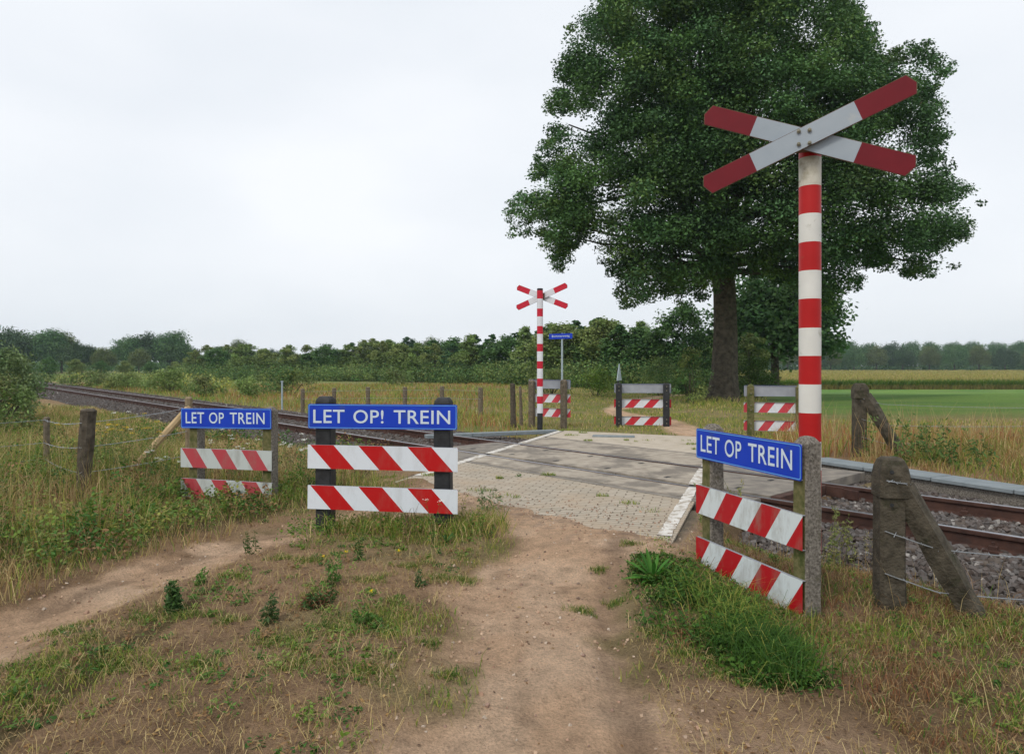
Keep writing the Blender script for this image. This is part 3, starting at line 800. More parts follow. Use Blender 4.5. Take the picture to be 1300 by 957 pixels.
# triangular sign seen edge-on
t = thing('triangular_road_sign', 'narrow pale triangular sign seen almost edge-on above the far middle barrier', 'road sign', ((786-650)/867*20.5, 20.5, 0), R(70))
b = MB(); b.tube([(0, .03, -.4), (0, .03, 1.42)], .03, 10); b.build('pole', M['black'], t, smooth=True)
b = MB(); b.prism([(-.36, 0), (.36, 0), (.33, .05), (.03, .50), (-.03, .50), (-.33, .05)], -.012, .0, 0)
b.prism([(-.27, .045), (.27, .045), (0, .42)], .002, .016, 1)
b.build('sign_plate', [M['galv'], M['signwhite']], t, (0, 0, 1.05))

# ------------------------------------------------------------------ fences
def post_mesh(w0, w1, h, mat_, parent, loc, name='post', lean=(0, 0), sides=8, wob=.06, top=.02, bottom=.4, smooth=False):
    b = MB(); n = 8; pts = []; rad = []
    for k in range(n+1):
        f = k/n; z_ = -bottom+(h+bottom)*f
        pts.append((lean[0]*z_+random.uniform(-1, 1)*wob*.08*w0, lean[1]*z_+random.uniform(-1, 1)*wob*.08*w0, z_)); rad.append((w0+(w1-w0)*f)/2*(1+random.uniform(-wob, wob)))
    pts.append((pts[-1][0], pts[-1][1], h+top)); rad.append(rad[-1]*.62)
    b.tube(pts, rad, sides, wob=wob*.6)
    return b.build(name, mat_, parent, loc, smooth=smooth)

def wire(pts, parent, r_=.0035, barbs=.12, name='barbed_wire', sag=.02):
    b = MB(); P = []
    pts = [Vector(p) for p in pts]
    for a, c in zip(pts[:-1], pts[1:]):
        L_ = (c-a).length; n = max(2, int(L_/.12))
        for k in range(n):
            f = k/n; p = a.lerp(c, f); p.z -= sag*4*f*(1-f)*L_*.3; P.append(p)
    P.append(pts[-1])
    b.tube(P, r_, 4)
    for i in range(1, len(P)-1):
        if barbs and i % 1 == 0:
            p = P[i]; dv_ = Vector((random.uniform(-1, 1), random.uniform(-1, 1), random.uniform(-1, 1))).normalized()*.018
            b.tube([p-dv_, p+dv_], r_*.6, 3)
    return b.build(name, M['wire'], parent)

# near right: concrete straining post with brace
def concrete_post(t, h, w_, bdir, bl, name_post='post', side=1):
    b = MB(); hw = w_/2
    def ring(a, c_, z_, ox=0, oy=0):
        cc = min(a, c_)*.22
        jx = lambda: random.uniform(-.004, .004)
        return [(ox-a+cc+jx(), oy-c_+jx(), z_), (ox+a-cc+jx(), oy-c_+jx(), z_), (ox+a+jx(), oy-c_+cc, z_), (ox+a+jx(), oy+c_-cc, z_), (ox+a-cc+jx(), oy+c_, z_), (ox-a+cc, oy+c_, z_), (ox-a, oy+c_-cc, z_), (ox-a, oy-c_+cc, z_)]
    prof = [(-.45, 1.0, 0), (0, 1.0, 0), (.25, .98, 0), (h*.55, .97, 0), (h-.26, .95, 0), (h-.255, 1.17, .012), (h-.12, 1.16, .012), (h-.06, 1.02, .01), (h-.015, .82, .01), (h, .6, .01)]
    V = []
    for z_, f, ox in prof: V += ring(hw*f, hw*f, z_, ox)
    fs = [[k*8+j, k*8+(j+1) % 8, (k+1)*8+(j+1) % 8, (k+1)*8+j] for k in range(len(prof)-1) for j in range(8)]
    fs.append(list(range((len(prof)-1)*8, len(prof)*8)))
    b.add(V, fs)
    po = b.build(name_post, M['concrete'], t)
    hb = MB()
    for z_ in (h-.085, h-.30): hb.tube([(-.02, -hw*1.19, z_), (-.02, -hw*1.17+.002, z_)], .013, 8)
    hb.build('wire_hole_shade', M['black'], po)  # black discs on the face paint the dark inside the wire holes
    # brace: square bar leaning away
    b = MB(); n = 7; bw = w_*.42
    d3 = Vector((bdir[0], bdir[1], 0)).normalized(); up = Vector((0, 0, 1))
    a = Vector((0, 0, h-.20))+d3*(hw*.9); e = d3*bl+Vector((0, 0, -.16))
    ax = (e-a).normalized(); sx = ax.cross(d3).normalized(); sy = ax.cross(sx).normalized()
    V = []
    for k in range(n+1):
        p = a.lerp(e, k/n); f = (1+random.uniform(-.07, .07))*(.92 if k == 0 else 1)
        for j in range(8):
            an = R(22.5+45*j); q = .92+.16*((j % 2))
            V.append(tuple(p+(sx*math.cos(an)+sy*math.sin(an))*bw*1.18*f*q+Vector((random.uniform(-.005, .005), random.uniform(-.005, .005), 0))))
    fs = [[k*8+j, k*8+(j+1) % 8, (k+1)*8+(j+1) % 8, (k+1)*8+j] for k in range(n) for j in range(8)]+[list(range(8))[::-1], list(range(n*8, n*8+8))]
    b.add(V, fs); b.build('brace', M['concrete'], t)

px_, py_ = (1129-650)/867*4.52, 4.52
t = thing('wire_fence', 'old concrete fence post with slanting brace and barbed wire at lower right', 'fence', (px_, py_, -.09), R(-8))
concrete_post(t, .985, .165, (.98, -.20), .56)
for i, (z0, z1) in enumerate(((.83, .55), (.475, .30), (.20, .02))):
    if i == 0: wire([(-.06, -.09, .845), (.0, -.105, .835), (.06, -.105, .828), (.105, -.07, .83)], t, .004, .1)
    else: wire([(-.06, -.09, z0+.04), (.06, -.10, z0), (.25, -.12, z0-.06), (1.3, .15, z0-.17), (3.2, .55, z0-.16)], t, .0038, .1, sag=.03)
# far right
px_, py_ = (1091-650)/867*11.6, 11.6
t = thing('wire_fence', 'old concrete fence post with slanting brace beyond the rails, beside the grass field', 'fence', (px_, py_, .0), R(-8))
concrete_post(t, 1.20, .20, (.95, -.5), .72)
for z0 in (.95, .6, .3): wire([(0, -.11, z0), (.35, -.12, z0-.1), (6, 3.4, z0-.3)], t, .004, .1, sag=.02)

# near left: dark wooden posts, wires, end post with pale brace
t = thing('wire_fence', 'weathered wooden post and wire fence in tall weeds at the left', 'fence', (0, 0, 0))
A = Vector(((105-650)/867*7.9, 7.9, 0)); B = Vector(((59-650)/867*9.6, 9.6, 0)); E = Vector(((239.5-650)/867*9.2, 9.2, 0))
o = post_mesh(.155, .165, .98, M['wooddark'], t, A, lean=(.07, 0), sides=10, wob=.07); tag(o, 'thick dark rotting post')
post_mesh(.08, .085, .76, M['woodgrey'], t, B, wob=.1)
o = post_mesh(.10, .10, 1.06, M['endpost'], t, E, wob=.05); tag(o, 'greyish brown end post')
post_mesh(.10, .10, 1.0, M['wooddark'], t, Vector((-8.4, 6.4, 0)), wob=.05)
b = MB(); b.tube([E+Vector((.02, 0, .95)), E+Vector((-.85, -.25, -.12))], .05, 8); b.build('brace', M['woodpale'], t)
for z0, z1, z2 in ((.84, .74, .93), (.56, .42, .62), (.27, .2, .3)):
    wire([(-8.4, 6.4, z0+.0), B+Vector((0, -.05, z1)), A+Vector((.02, -.08, z0)), E+Vector((0, -.05, z2))], t, .0032, .1, sag=.04)

# weathered stakes beyond the tracks
o = post_mesh(.17, .13, 1.02, M['wooddark'], None, (*((652-650)/867*17.6, 17.6), 0), 'fence_post', lean=(-.03, 0), wob=.12); tag(o, 'dark gnarled wooden stake left of the far striped pole', 'post')
o = post_mesh(.12, .07, .93, M['woodgrey'], None, ((662-650)/867*18.3, 18.3, 0), 'fence_post', lean=(-.04, 0), wob=.12); tag(o, 'thin pale leaning stake between the dark stake and the far striped pole', 'post')
mf = thing('wire_fence', 'row of short grey posts with thin wires along the meadow behind the rails', 'fence', (0, 0, 0))
pts = []
for px_, top in ((384, 494), (424, 493), (467, 492), (514, 492), (561, 491), (610, 492.5)):
    yy = 22.0+(610-px_)*.012; xx = (px_-650)/867*yy; g = float(gz(xx, yy)); h = EYE-(top-464)*yy/867-g
    post_mesh(.16, .15, h, M['woodgrey'], mf, (xx, yy, g), wob=.05); pts.append((xx, yy-.08, g+h))
for dz in (.08, .35): wire([(p[0], p[1], p[2]-dz) for p in pts], mf, .004, 0, 'wire', sag=.03)
yy = 26; xx = (358-650)/867*yy; g = float(gz(xx, yy))
b = MB(); b.tube([(0, 0, -.2), (0, 0, 1.25)], .035, 8); b.box((0, 0, 1.26), (.09, .09, .04)); o = b.build('marker_post', M['galv'], loc=(xx, yy, g)); tag(o, 'slim grey marker post standing in grass above the left blue sign', 'post')

# ------------------------------------------------------------------ vegetation generators
def pal(g, n, cols, var=.18):
    cols = np.array(cols); i = g.integers(0, len(cols), n)
    return cols[i]*g.uniform(1-var, 1+var, (n, 1))
def blades(P, h, wd, lean, col, g, dirv=None):
    n = len(P); az = g.uniform(0, 6.283, n); la = g.uniform(0, 6.283, n) if dirv is None else dirv
    sx, sy = np.cos(az)*wd/2, np.sin(az)*wd/2
    lx, ly = np.cos(la)*lean*h, np.sin(la)*lean*h
    V = np.zeros((n, 5, 3))
    V[:, 0] = P+np.stack([-sx, -sy, -h*.02], -1); V[:, 1] = P+np.stack([sx, sy, -h*.02], -1)
    m = P+np.stack([lx*.3, ly*.3, h*.58], -1); e = np.stack([sx, sy, 0*sx], -1)*.75
    V[:, 2] = m+e; V[:, 3] = m-e
    V[:, 4] = P+np.stack([lx, ly, h*np.sqrt(np.clip(1-(lean*.75)**2, .15, 1))], -1)
    k = 5*np.arange(n)[:, None]
    return V.reshape(-1, 3), k+np.array([[0, 1, 2, 3]]), k+np.array([[3, 2, 4]]), np.repeat(col, 5, 0)
def leaves(P, size, asp, col, g, up=.35, nrm=None):
    n = len(P)
    nv = g.normal(size=(n, 3)); nv[:, 2] += up*2
    if nrm is not None: nv += nrm*1.2
    nv /= np.linalg.norm(nv, axis=1)[:, None]+1e-9
    a = np.cross(nv, g.normal(size=(n, 3))); a /= np.linalg.norm(a, axis=1)[:, None]+1e-9
    b_ = np.cross(nv, a)
    s_ = size[:, None]; 
    V = np.stack([P-a*s_*.5, P+b_*s_*asp*.5+a*s_*.05, P+a*s_*.5, P-b_*s_*asp*.5+a*s_*.05], 1)
    k = 4*np.arange(n)[:, None]
    return V.reshape(-1, 3), k+np.array([[0, 1, 2, 3]]), np.repeat(col, 4, 0)
class VG:
    def __init__(s): s.V = []; s.Q = []; s.T = []; s.C = []; s.n = 0
    def add(s, V, Q, T, C):
        s.V.append(V); s.C.append(C)
        if Q is not None: s.Q.append(Q+s.n)
        if T is not None: s.T.append(T+s.n)
        s.n += len(V)
    def blades(s, *a, **k): V, Q, T, C = blades(*a, **k); s.add(V, Q, T, C)
    def leaves(s, *a, **k): V, Q, C = leaves(*a, **k); s.add(V, Q, None, C)
    def mesh(s, name, mat_):
        F = []
        if s.Q: F.append(np.concatenate(s.Q))
        if s.T: F.append(np.concatenate(s.T))
        return np_mesh(name, np.concatenate(s.V), F, np.concatenate(s.C), [mat_])
def onground(x, y, dz=0): return np.stack([x, y, gz(x, y)+dz], -1)

GREEN = [(.11, .185, .04), (.15, .225, .05), (.09, .16, .035), (.19, .25, .07)]
DARKG = [(.055, .125, .03), (.075, .16, .038), (.10, .20, .045)]
DRY = [(.47, .37, .19), (.40, .31, .165), (.56, .46, .26), (.32, .23, .13)]
YEL = [(.29, .30, .085), (.36, .345, .11), (.23, .26, .07)]
BRN = [(.28, .175, .095), (.23, .145, .08), (.34, .225, .13)]

def infrust(x, y, m=1.0): return np.abs(x) < y*.78+m
def clear(x, y):
    """1 where plants may grow: not on the road, rails, path or trail"""
    d, t = dt(x, y)
    ok = (roadmask(x, y) < .3)
    deck = (d > 6.3) & (d < 10.4) & (t > T0-.1) & (t < T1+.1)
    bl = (d > 6.15) & (d < 10.5) & ((t > T1) | (t < T0))
    return ok & ~deck & ~bl

# --- foreground verge: short dry and green turf in patches
g = np.random.default_rng(21)
vg = VG()
n = 300000
y = 1.9+(g.random(n)**.8)*7.5; x = g.uniform(-1, 1, n)*(y*.78+.4)
n1 = fbm(x, y, .9, 11); n2 = fbm(x, y, .25, 12, 2)
pdist = seg_dist(x, y, PATH)+(n1-.5)*.75+(n2-.5)*.35; tdist = seg_dist(x, y, TRAIL)+(n1-.5)*.42+(n2-.5)*.3
forkm = np.hypot((x-1.0)/.9, (y-3.0)/1.0)+(n1-.5)*.9
q, r_ = qr(x, y)
apr = (r_ > rb(q)-.75+(n1-.5)*.8) & (q > -4.0) & (q < -.7)
patch = fbm(x, y, .55, 51); fine = vn(x, y, .12, 52)
dens = .62*np.clip((patch-.34)*3.4, .06, 1)*(.45+1.1*ss(fbm(x, y, .7, 53), .45, .62))*np.clip((fine-.15)*2.2, .15, 1)
dens = dens*ss(pdist, .44, .85)*ss(tdist, .16, .38)*ss(forkm, .3, .9)*(1-.93*apr)
keep = (g.random(n) < dens) & clear(x, y)
x, y = x[keep], y[keep]; n = len(x)
gp = ss(fbm(x, y, .7, 53)+.12*(x > .8), .47, .60)
isg = g.random(n) < gp*.8+.12
col = np.where(isg[:, None], pal(g, n, GREEN+YEL), pal(g, n, DRY+BRN[:1]))
h = g.uniform(.012, .042, n)*(1+.7*gp)*np.where(g.random(n) < .04, 2.6, 1)
vg.blades(onground(x, y), h, g.uniform(.0025, .005, n), g.uniform(.3, 1.25, n), col, g)
# dead straws lying flat
n = 15000; y = g.uniform(2, 7.5, n); x = g.uniform(-1, 1, n)*(y*.78)
keep = clear(x, y) & (seg_dist(x, y, PATH) > .55) & (seg_dist(x, y, TRAIL) > .3); x, y = x[keep], y[keep]; n = len(x)
vg.blades(onground(x, y, .004), g.uniform(.04, .12, n), np.full(n, .003), g.uniform(1.1, 1.32, n), pal(g, n, DRY), g)
me = vg.mesh('verge_grass', M['grass'])
tag(link('verge_grass', me), 'short dry and green turf growing in patches beside the sandy path', 'grass', kind='stuff')

vg = VG()
for (px_, py_, s_) in ((80, 800, .16), (190, 785, .22), (240, 782, .16), (110, 815, .12), (300, 735, .10), (360, 708, .14), (395, 712, .14), (470, 738, .18), (560, 733, .16), (590, 736, .12), (545, 822, .08), (470, 790, .26), (430, 800, .22), (500, 770, .12), (350, 815, .16), (140, 850, .2), (60, 850, .2), (380, 850, .2), (800, 700, .1), (740, 770, .1), (780, 760, .09), (830, 800, .1), (870, 830, .14), (915, 850, .16), (760, 725, .08), (470, 860, .2), (255, 850, .14), (570, 860, .1), (520, 720, .12), (290, 790, .1)):
    x0, y0 = at(px_, py_, -.05); m = int(3000*s_)
    a = g.uniform(0, 6.28, m); rr = s_*(g.random(m)**.7)*(.75+.35*np.sin(a*3+px_)); x = x0+rr*np.cos(a)*1.3; y = y0+rr*np.sin(a)
    vg.blades(onground(x, y), g.uniform(.012, .05, m), g.uniform(.002, .0045, m), g.uniform(.5, 1.3, m), pal(g, m, GREEN+DARKG+YEL[:2]+DRY[1:3], .3)*.85, g)
me = vg.mesh('turf_patches', M['grass']); tag(link('turf_patches', me), 'flat patches of fresh green turf scattered on the bare sandy verge', 'grass', kind='stuff')

# --- low broad-leaved cover on the verge
vg = VG(); n = 2300
y = 2.4+g.random(n)**.8*5.2; x = g.uniform(-1, 1, n)*(y*.76)
k = clear(x, y) & (seg_dist(x, y, PATH) > .72) & (seg_dist(x, y, TRAIL) > .45) & (np.hypot((x-1.35), (y-3.4)/1.2) > .7)
k &= (fbm(x, y, .7, 53)+g.uniform(-.12, .12, n)) > .43
x, y = x[k], y[k]
for xi, yi in zip(x, y):
    m = int(g.integers(8, 44)); r_ = g.uniform(.02, .10)*g.uniform(.6, 1.2); hh = g.uniform(.008, .055)
    a = g.uniform(0, 6.28, m); rr = r_*np.sqrt(g.random(m))
    P = onground(xi+rr*np.cos(a), yi+rr*np.sin(a)); P[:, 2] += g.uniform(.004, 1, m)*hh
    c0 = np.array(GREEN+DARKG+BRN[:1])[g.integers(0, 8)]*.85
    vg.leaves(P, g.uniform(.014, .034, m), .5, c0*g.uniform(.75, 1.3, (m, 1)), g, up=1.0)
me = vg.mesh('low_weeds', M['leaf']); tag(link('low_weeds', me), 'small leafy green weeds spread over the bare brown verge', 'weeds', kind='stuff')

# --- lush dark grass under the right barrier
vg = VG(); n = 13000
cx, cy = 1.42, 4.45
y = g.uniform(3.35, 5.35, n); x = 1.14+(4.5-y)*.20+g.normal(size=n)*(.14+.04*np.sin(y*5)) 
x = np.where((y > 4.2) & (g.random(n) < .4), x+.3, x); kk = g.random(n) < np.clip((fbm(x, y, .3, 64)-.33)*2.6, .04, .8); x, y = x[kk], y[kk]; n = len(x)
k = (seg_dist(x, y, PATH) > .55) & (roadmask(x, y) < .1); x, y = x[k], y[k]; n = len(x)
edge = np.exp(-(((x-1.3)/.35)**2+((y-4.2)/.7)**2))*(.5+fbm(x, y, .35, 65))
col = pal(g, n, DARKG+DARKG+[(.04, .09, .025)]*3+GREEN[:1]+YEL[:1], .35)*.62
vg.blades(onground(x, y), g.uniform(.03, .17, n)*(.3+.75*edge), g.uniform(.003, .011, n), g.uniform(.6, 1.33, n), col, g)
m = 9000; i_ = g.integers(0, n, m); P = onground(x[i_]+g.normal(size=m)*.04, y[i_]+g.normal(size=m)*.04); P[:, 2] += g.uniform(0, .13, m)*(.3+.75*edge[i_])
vg.leaves(P, g.uniform(.015, .04, m), .5, pal(g, m, DARKG+GREEN[:1], .3)*.75, g, up=.9)
n = 1800; x = 1.36+g.normal(size=n)*.10; y = 3.72+g.normal(size=n)*.16
vg.blades(onground(x, y), g.uniform(.08, .24, n), g.uniform(.004, .008, n), g.uniform(.5, 1.25, n), pal(g, n, DARKG, .3)*.65, g)
n = 420; x = 1.34+g.normal(size=n)*.12; y = 4.1+g.normal(size=n)*.3
vg.blades(onground(x, y), g.uniform(.16, .30, n), g.uniform(.003, .006, n), g.uniform(.7, 1.25, n), pal(g, n, YEL+GREEN, .3), g)
me = vg.mesh('lush_grass', M['grass']); tag(link('lush_grass', me), 'lush dark green grass clump growing under the nearest striped boards', 'grass', kind='stuff')

# --- right verge between the path, the posts and the ballast: brownish grass
vg = VG(); n = 90000
y = g.uniform(2.2, 7.6, n); x = g.uniform(.9, 6.2, n); d, t = dt(x, y)
k = (x < y*.80+.5) & (d < 6.25+(vn(x, y, .5, 61)-.5)*.7) & clear(x, y) & (np.hypot((x-1.0)/.9, y-3.0)+(fbm(x, y, .9, 11)-.5)*.9 > .75) & (qr(x, y)[0] > -.55)
k &= g.random(n) < np.clip((fbm(x, y, .4, 62)-.28)*3, .08, 1)
x, y = x[k], y[k]; n = len(x)
gm = ss(fbm(x, y, .6, 63), .52, .64); isg = g.random(n) < .12+.5*gm
col = np.where(isg[:, None], pal(g, n, GREEN+DARKG+YEL[:1]), pal(g, n, DRY[3:]+BRN+BRN+[(.26, .12, .07), (.17, .10, .055)], .3)*.85)
h = g.uniform(.02, .10, n)*(.5+fbm(x, y, .35, 66))*np.where(g.random(n) < .06, 2.2, 1)
vg.blades(onground(x, y), h, g.uniform(.003, .006, n), g.uniform(.5, 1.25, n), col, g)
n = 240; y = g.uniform(2.8, 6.5, n); x = g.uniform(2.0, 5.5, n); d, t = dt(x, y); k = (d < 6.2) & (x < y*.8); x, y = x[k], y[k]; n = len(x)
vg.blades(onground(x, y), g.uniform(.2, .42, n), np.full(n, .004), g.uniform(.1, .5, n), pal(g, n, DRY), g)
me = vg.mesh('dry_verge_grass', M['grass']); tag(link('dry_verge_grass', me), 'brown and green rough grass around the concrete post in front of the rails', 'grass', kind='stuff')

# --- tall grass and weeds on the left
vg = VG(); vl = VG(); n = 200000
y = 3.2+(g.random(n)**.75)*24; x = -g.random(n)*(y*.80+1.0)+.2
d, t = dt(x, y); td = seg_dist(x, y, TRAIL)
bd = x < np.interp(y, [3, 4, 5, 5.8, 6.6, 7.2, 9, 30], [-3.5, -3.35, -3.15, -2.85, -2.45, -2.0, -1.55, -1.5])+(vn(x, y, .5, 71)-.5)*.5
k = bd & (d < 6.2+(vn(x, y, .8, 72)-.5)*.9) & clear(x, y) & (td > .35)
k &= g.random(n) < np.clip((fbm(x, y, .6, 73)-.22)*2.6, .15, 1)
x, y, td, d = x[k], y[k], td[k], d[k]; n = len(x)
gm = ss(fbm(x, y, 1.1, 74), .42, .60); isg = g.random(n) < .16+.52*gm
col = np.where(isg[:, None], pal(g, n, GREEN+YEL+GREEN, .3), pal(g, n, DRY+DRY+BRN, .3))
inpan = np.exp(-((x+3.3)/.9)**2-((y-7.5)/.7)**2)
hm = (.28+.62*ss(td, .4, 2.0)+.30*ss(-x/y, .66, .8))*(1-.45*np.exp(-((x+4.5)/.8)**2-((y-7.1)/.9)**2))*(1-.5*inpan)*(.55+.9*fbm(x, y, .8, 75))
hm = hm*np.where(y > 12, .8, 1)*(1-.5*ss(d, 2.8, 5.0))
h = g.uniform(.12, .62, n)*hm
wsc = 1+ss(y, 7, 20)*1.6
vg.blades(onground(x, y), h, g.uniform(.003, .007, n)*wsc, g.uniform(.15, 1.2, n), col, g)
n = 5200; y = 4+(g.random(n)**.8)*14; x = -g.random(n)*(y*.8); d, t = dt(x, y)
k = (x < np.interp(y, [4, 5, 6, 7, 9, 20], [-3.9, -3.6, -3.3, -2.9, -2.1, -1.7])) & (d < 3.8) & (np.abs(x+3.2)+np.abs(y-7.4) > 1.3); x, y = x[k], y[k]; n = len(x)
vg.blades(onground(x, y), g.uniform(.3, .85, n), g.uniform(.003, .006, n), g.uniform(.05, .7, n), pal(g, n, DRY+YEL+BRN), g)
me = vg.mesh('tall_grass', M['grass']); tag(link('tall_grass', me), 'tall tangled green and straw-coloured grass left of the dirt trail', 'grass', kind='stuff')
# bramble mass
n = 1050; y = 3.6+g.random(n)**.8*13; x = -g.random(n)*(y*.8+.5); d, t = dt(x, y)
k = (x < np.interp(y, [3, 4, 5, 6, 7, 9, 20], [-3.7, -3.5, -3.3, -2.95, -2.55, -2.1, -1.7])) & (d < 5.9) & (fbm(x, y, 1.1, 74) > .43)
x, y = x[k], y[k]
for xi, yi in zip(x, y):
    m = int(g.integers(70, 170)); r_ = g.uniform(.12, .34); hh = g.uniform(.10, .55)*(.55 if abs(xi+3.3) < 1 and abs(yi-7.6) < .9 else 1)
    a = g.uniform(0, 6.28, m); rr = r_*np.sqrt(g.random(m)); hz = hh*(1-(rr/r_)**2*.6)*g.uniform(.35, 1, m)
    P = onground(xi+rr*np.cos(a), yi+rr*np.sin(a)); P[:, 2] += hz
    c0 = np.array(GREEN+DARKG+YEL[:1]+DARKG[:2]+BRN[:2])[g.integers(0, 12)]*.8
    vl.leaves(P, g.uniform(.018, .045, m)*(1+.04*yi), .55, c0*g.uniform(.7, 1.35, (m, 1)), g, up=.8)
me = vl.mesh('bramble_cover', M['leaf']); tag(link('bramble_cover', me), 'low leafy bramble and nettle cover among the tall grass on the left', 'brambles', kind='stuff')

# --- far side verge and meadow
vg = VG(); n = 170000
y = 11.5+(g.random(n)**1.5)*52; x = g.uniform(-1, 1, n)*(y*.80+1)
d, t = dt(x, y); k = (d > 10.55) & clear(x, y) & (seg_dist(x, y, FARPATH)+(vn(x, y, .4, 81)-.5)*.4 > .5)
sl_ = x/y
fieldm = (sl_ > .36+(vn(x, y, 1.5, 82)-.5)*.05) & (d > 15.5) & (y > 19)
k &= ~fieldm
k &= g.random(n) < np.clip((fbm(x, y, 1.2, 83)-.22)*2.6, .2, 1)
x, y, d, t = x[k], y[k], d[k], t[k]; n = len(x); sl_ = x/y
gm = ss(fbm(x, y, 2.2, 84), .42, .6)
rightb = ss(sl_, .34, .42)*(d < 16.5)
leftm = (1-ss(sl_, -.05, .05))
isg = g.random(n) < (.38+.4*gm)*(1-.55*rightb)
c1 = pal(g, n, GREEN+YEL+YEL, .2); c2 = np.where((g.random(n) < .65*np.maximum(rightb, leftm))[:, None], pal(g, n, [(.36, .17, .09), (.30, .16, .09), (.38, .23, .13)]), pal(g, n, DRY+YEL))
col = np.where(isg[:, None], c1, c2)
base = .10+.34*rightb+.18*leftm+.25*np.exp(-((x-10.2)/3.5)**2-((y-31)/3.5)**2)
mid = (1-rightb)*(1-leftm); near_cross = np.exp(-((y-15.5)/2)**2)
h = g.uniform(.4, 1.3, n)*base*(1-.3*near_cross)
vg.blades(onground(x, y), h, g.uniform(.006, .012, n)*(1+y/22), g.uniform(.15, .95, n), col, g)
n = 900; y = g.uniform(10.5, 17, n); x = g.uniform(.40, .85, n)*y; d, t = dt(x, y); k = (d > 11) & (d < 15.5); x, y = x[k], y[k]; n = len(x)
vg.blades(onground(x, y), g.uniform(.6, 1.0, n), np.full(n, .008), g.uniform(.05, .4, n), pal(g, n, DRY+BRN), g)
me = vg.mesh('meadow_grass', M['grass']); tag(link('meadow_grass', me), 'rough rusty-tinged meadow grass beyond the railway line', 'grass', kind='stuff')

# rusty tall grass between the cable trough and the field
vg = VG(); n = 75000
y = g.uniform(6.5, 17, n); x = g.uniform(.36, .86, n)*y; d, t = dt(x, y)
k = (d > 10.85) & (d < 16.2+(vn(x, y, 1.5, 86)-.5)*1.5) & clear(x, y) & (t < 4.6) & (g.random(n) < np.clip((fbm(x, y, .9, 87)-.2)*2.6, .2, 1)); x, y, d = x[k], y[k], d[k]; n = len(x)
gm = ss(fbm(x, y, .9, 88), .48, .62); isg = g.random(n) < .15+.5*gm
col = np.where(isg[:, None], pal(g, n, GREEN+YEL), pal(g, n, DRY+BRN+[(.34, .19, .09)]))
vg.blades(onground(x, y), g.uniform(.08, .50, n)*ss(d, 10.6, 12.2)*(.6+.8*fbm(x, y, 1.1, 89)), g.uniform(.005, .010, n), g.uniform(.2, 1.15, n), col, g)
me = vg.mesh('rusty_grass', M['grass']); tag(link('rusty_grass', me), 'tangled straw and rust coloured grass bank between concrete trough and green field', 'grass', kind='stuff')

# low weeds along the foot of the middle barrier
vg = VG(); n = 2600
u_ = g.uniform(-.95, 1.15, n); x = -1.2+u_*.99+g.normal(size=n)*.03; y = 6.42-u_*.12+g.normal(size=n)*.17
k = (seg_dist(x, y, TRAIL) > .3); x, y = x[k], y[k]; n = len(x)
vg.blades(onground(x, y), g.uniform(.05, .22, n), g.uniform(.004, .008, n), g.uniform(.3, 1.1, n), pal(g, n, GREEN+DRY+YEL), g)
n = 2600; u_ = g.uniform(-.95, 1.0, n); x = -1.2+u_*.99+g.normal(size=n)*.04; y = 6.40-u_*.12+g.normal(size=n)*.15
P = onground(x, y); P[:, 2] += g.uniform(0, .15, n)*fbm(x, y, .25, 90)*1.6
vg.leaves(P, g.uniform(.018, .04, n), .5, pal(g, n, GREEN+DARKG+BRN[:1]), g, up=.8)
me = vg.mesh('barrier_weeds', M['grass']); tag(link('barrier_weeds', me), 'low mixed weeds along the foot of the black-posted barrier', 'weeds', kind='stuff')

# pebbles and grit on the path and at the paving edge
n = 5200; y = g.uniform(2, 8.5, n); x = g.uniform(-3.2, 2.2, n); n_ = fbm(x, y, .9, 11)
q, r_ = qr(x, y)
k = ((seg_dist(x, y, PATH) < .85) | (seg_dist(x, y, TRAIL) < .45) | ((r_ > rb(q)-.45) & (r_ < rb(q)+.5) & (q > -4.3) & (q < -.6))) & (g.random(n) < np.where((r_ > rb(q)-.4) & (q > -4.3), .9, .22))
x, y = x[k], y[k]; n = len(x); q, r_ = qr(x, y)
zz = np.maximum(gz(x, y), np.where(roadmask(x, y) > .4, .0, -9))+.002
col = pal(g, n, [(.42, .32, .24), (.30, .20, .15), (.46, .38, .30), (.22, .16, .12), (.36, .23, .16)])
V_, F_, C_ = stones(np.stack([x, y, zz], -1), g.uniform(.005, .018, n), col, 3)
me = np_mesh('pebbles', V_, [F_], C_, [M['stone']]); tag(link('pebbles', me), 'small pebbles and grit scattered over the sand and paving edge', 'pebbles', kind='stuff')

# dead leaves and clods
vg = VG(); n = 9000; y = g.uniform(2, 8, n); x = g.uniform(-1, 1, n)*(y*.78); k = clear(x, y) & ((seg_dist(x, y, PATH) > .62) & (seg_dist(x, y, TRAIL) > .3) | (g.random(n) < .06)); x, y = x[k], y[k]; n = len(x)
P = onground(x, y, .006); P[:, 2] = np.maximum(P[:, 2], np.where(roadmask(x, y) > .3, .006, -9))
vg.leaves(P, g.uniform(.010, .030, n), .55, pal(g, n, [(.20, .12, .06), (.30, .19, .09), (.14, .09, .055), (.42, .30, .15), (.10, .065, .045)]), g, up=3)
me = vg.mesh('leaf_litter', M['grass']); tag(link('leaf_litter', me), 'brown dead leaves and crumbs strewn over the bare soil', 'leaf litter', kind='stuff')
n = 3200; y = g.uniform(2, 7.5, n); x = g.uniform(-1, 1, n)*(y*.7); k = ((seg_dist(x, y, PATH) < .9) | (seg_dist(x, y, TRAIL) < .5)) & (fbm(x, y, .4, 95) > .5) & (roadmask(x, y) < .1); x, y = x[k], y[k]; n = len(x)
V_, F_, C_ = stones(onground(x, y, .001), g.uniform(.005, .018, n), pal(g, n, [(.40, .28, .19), (.30, .20, .135), (.24, .155, .10), (.46, .33, .23)]), 8)
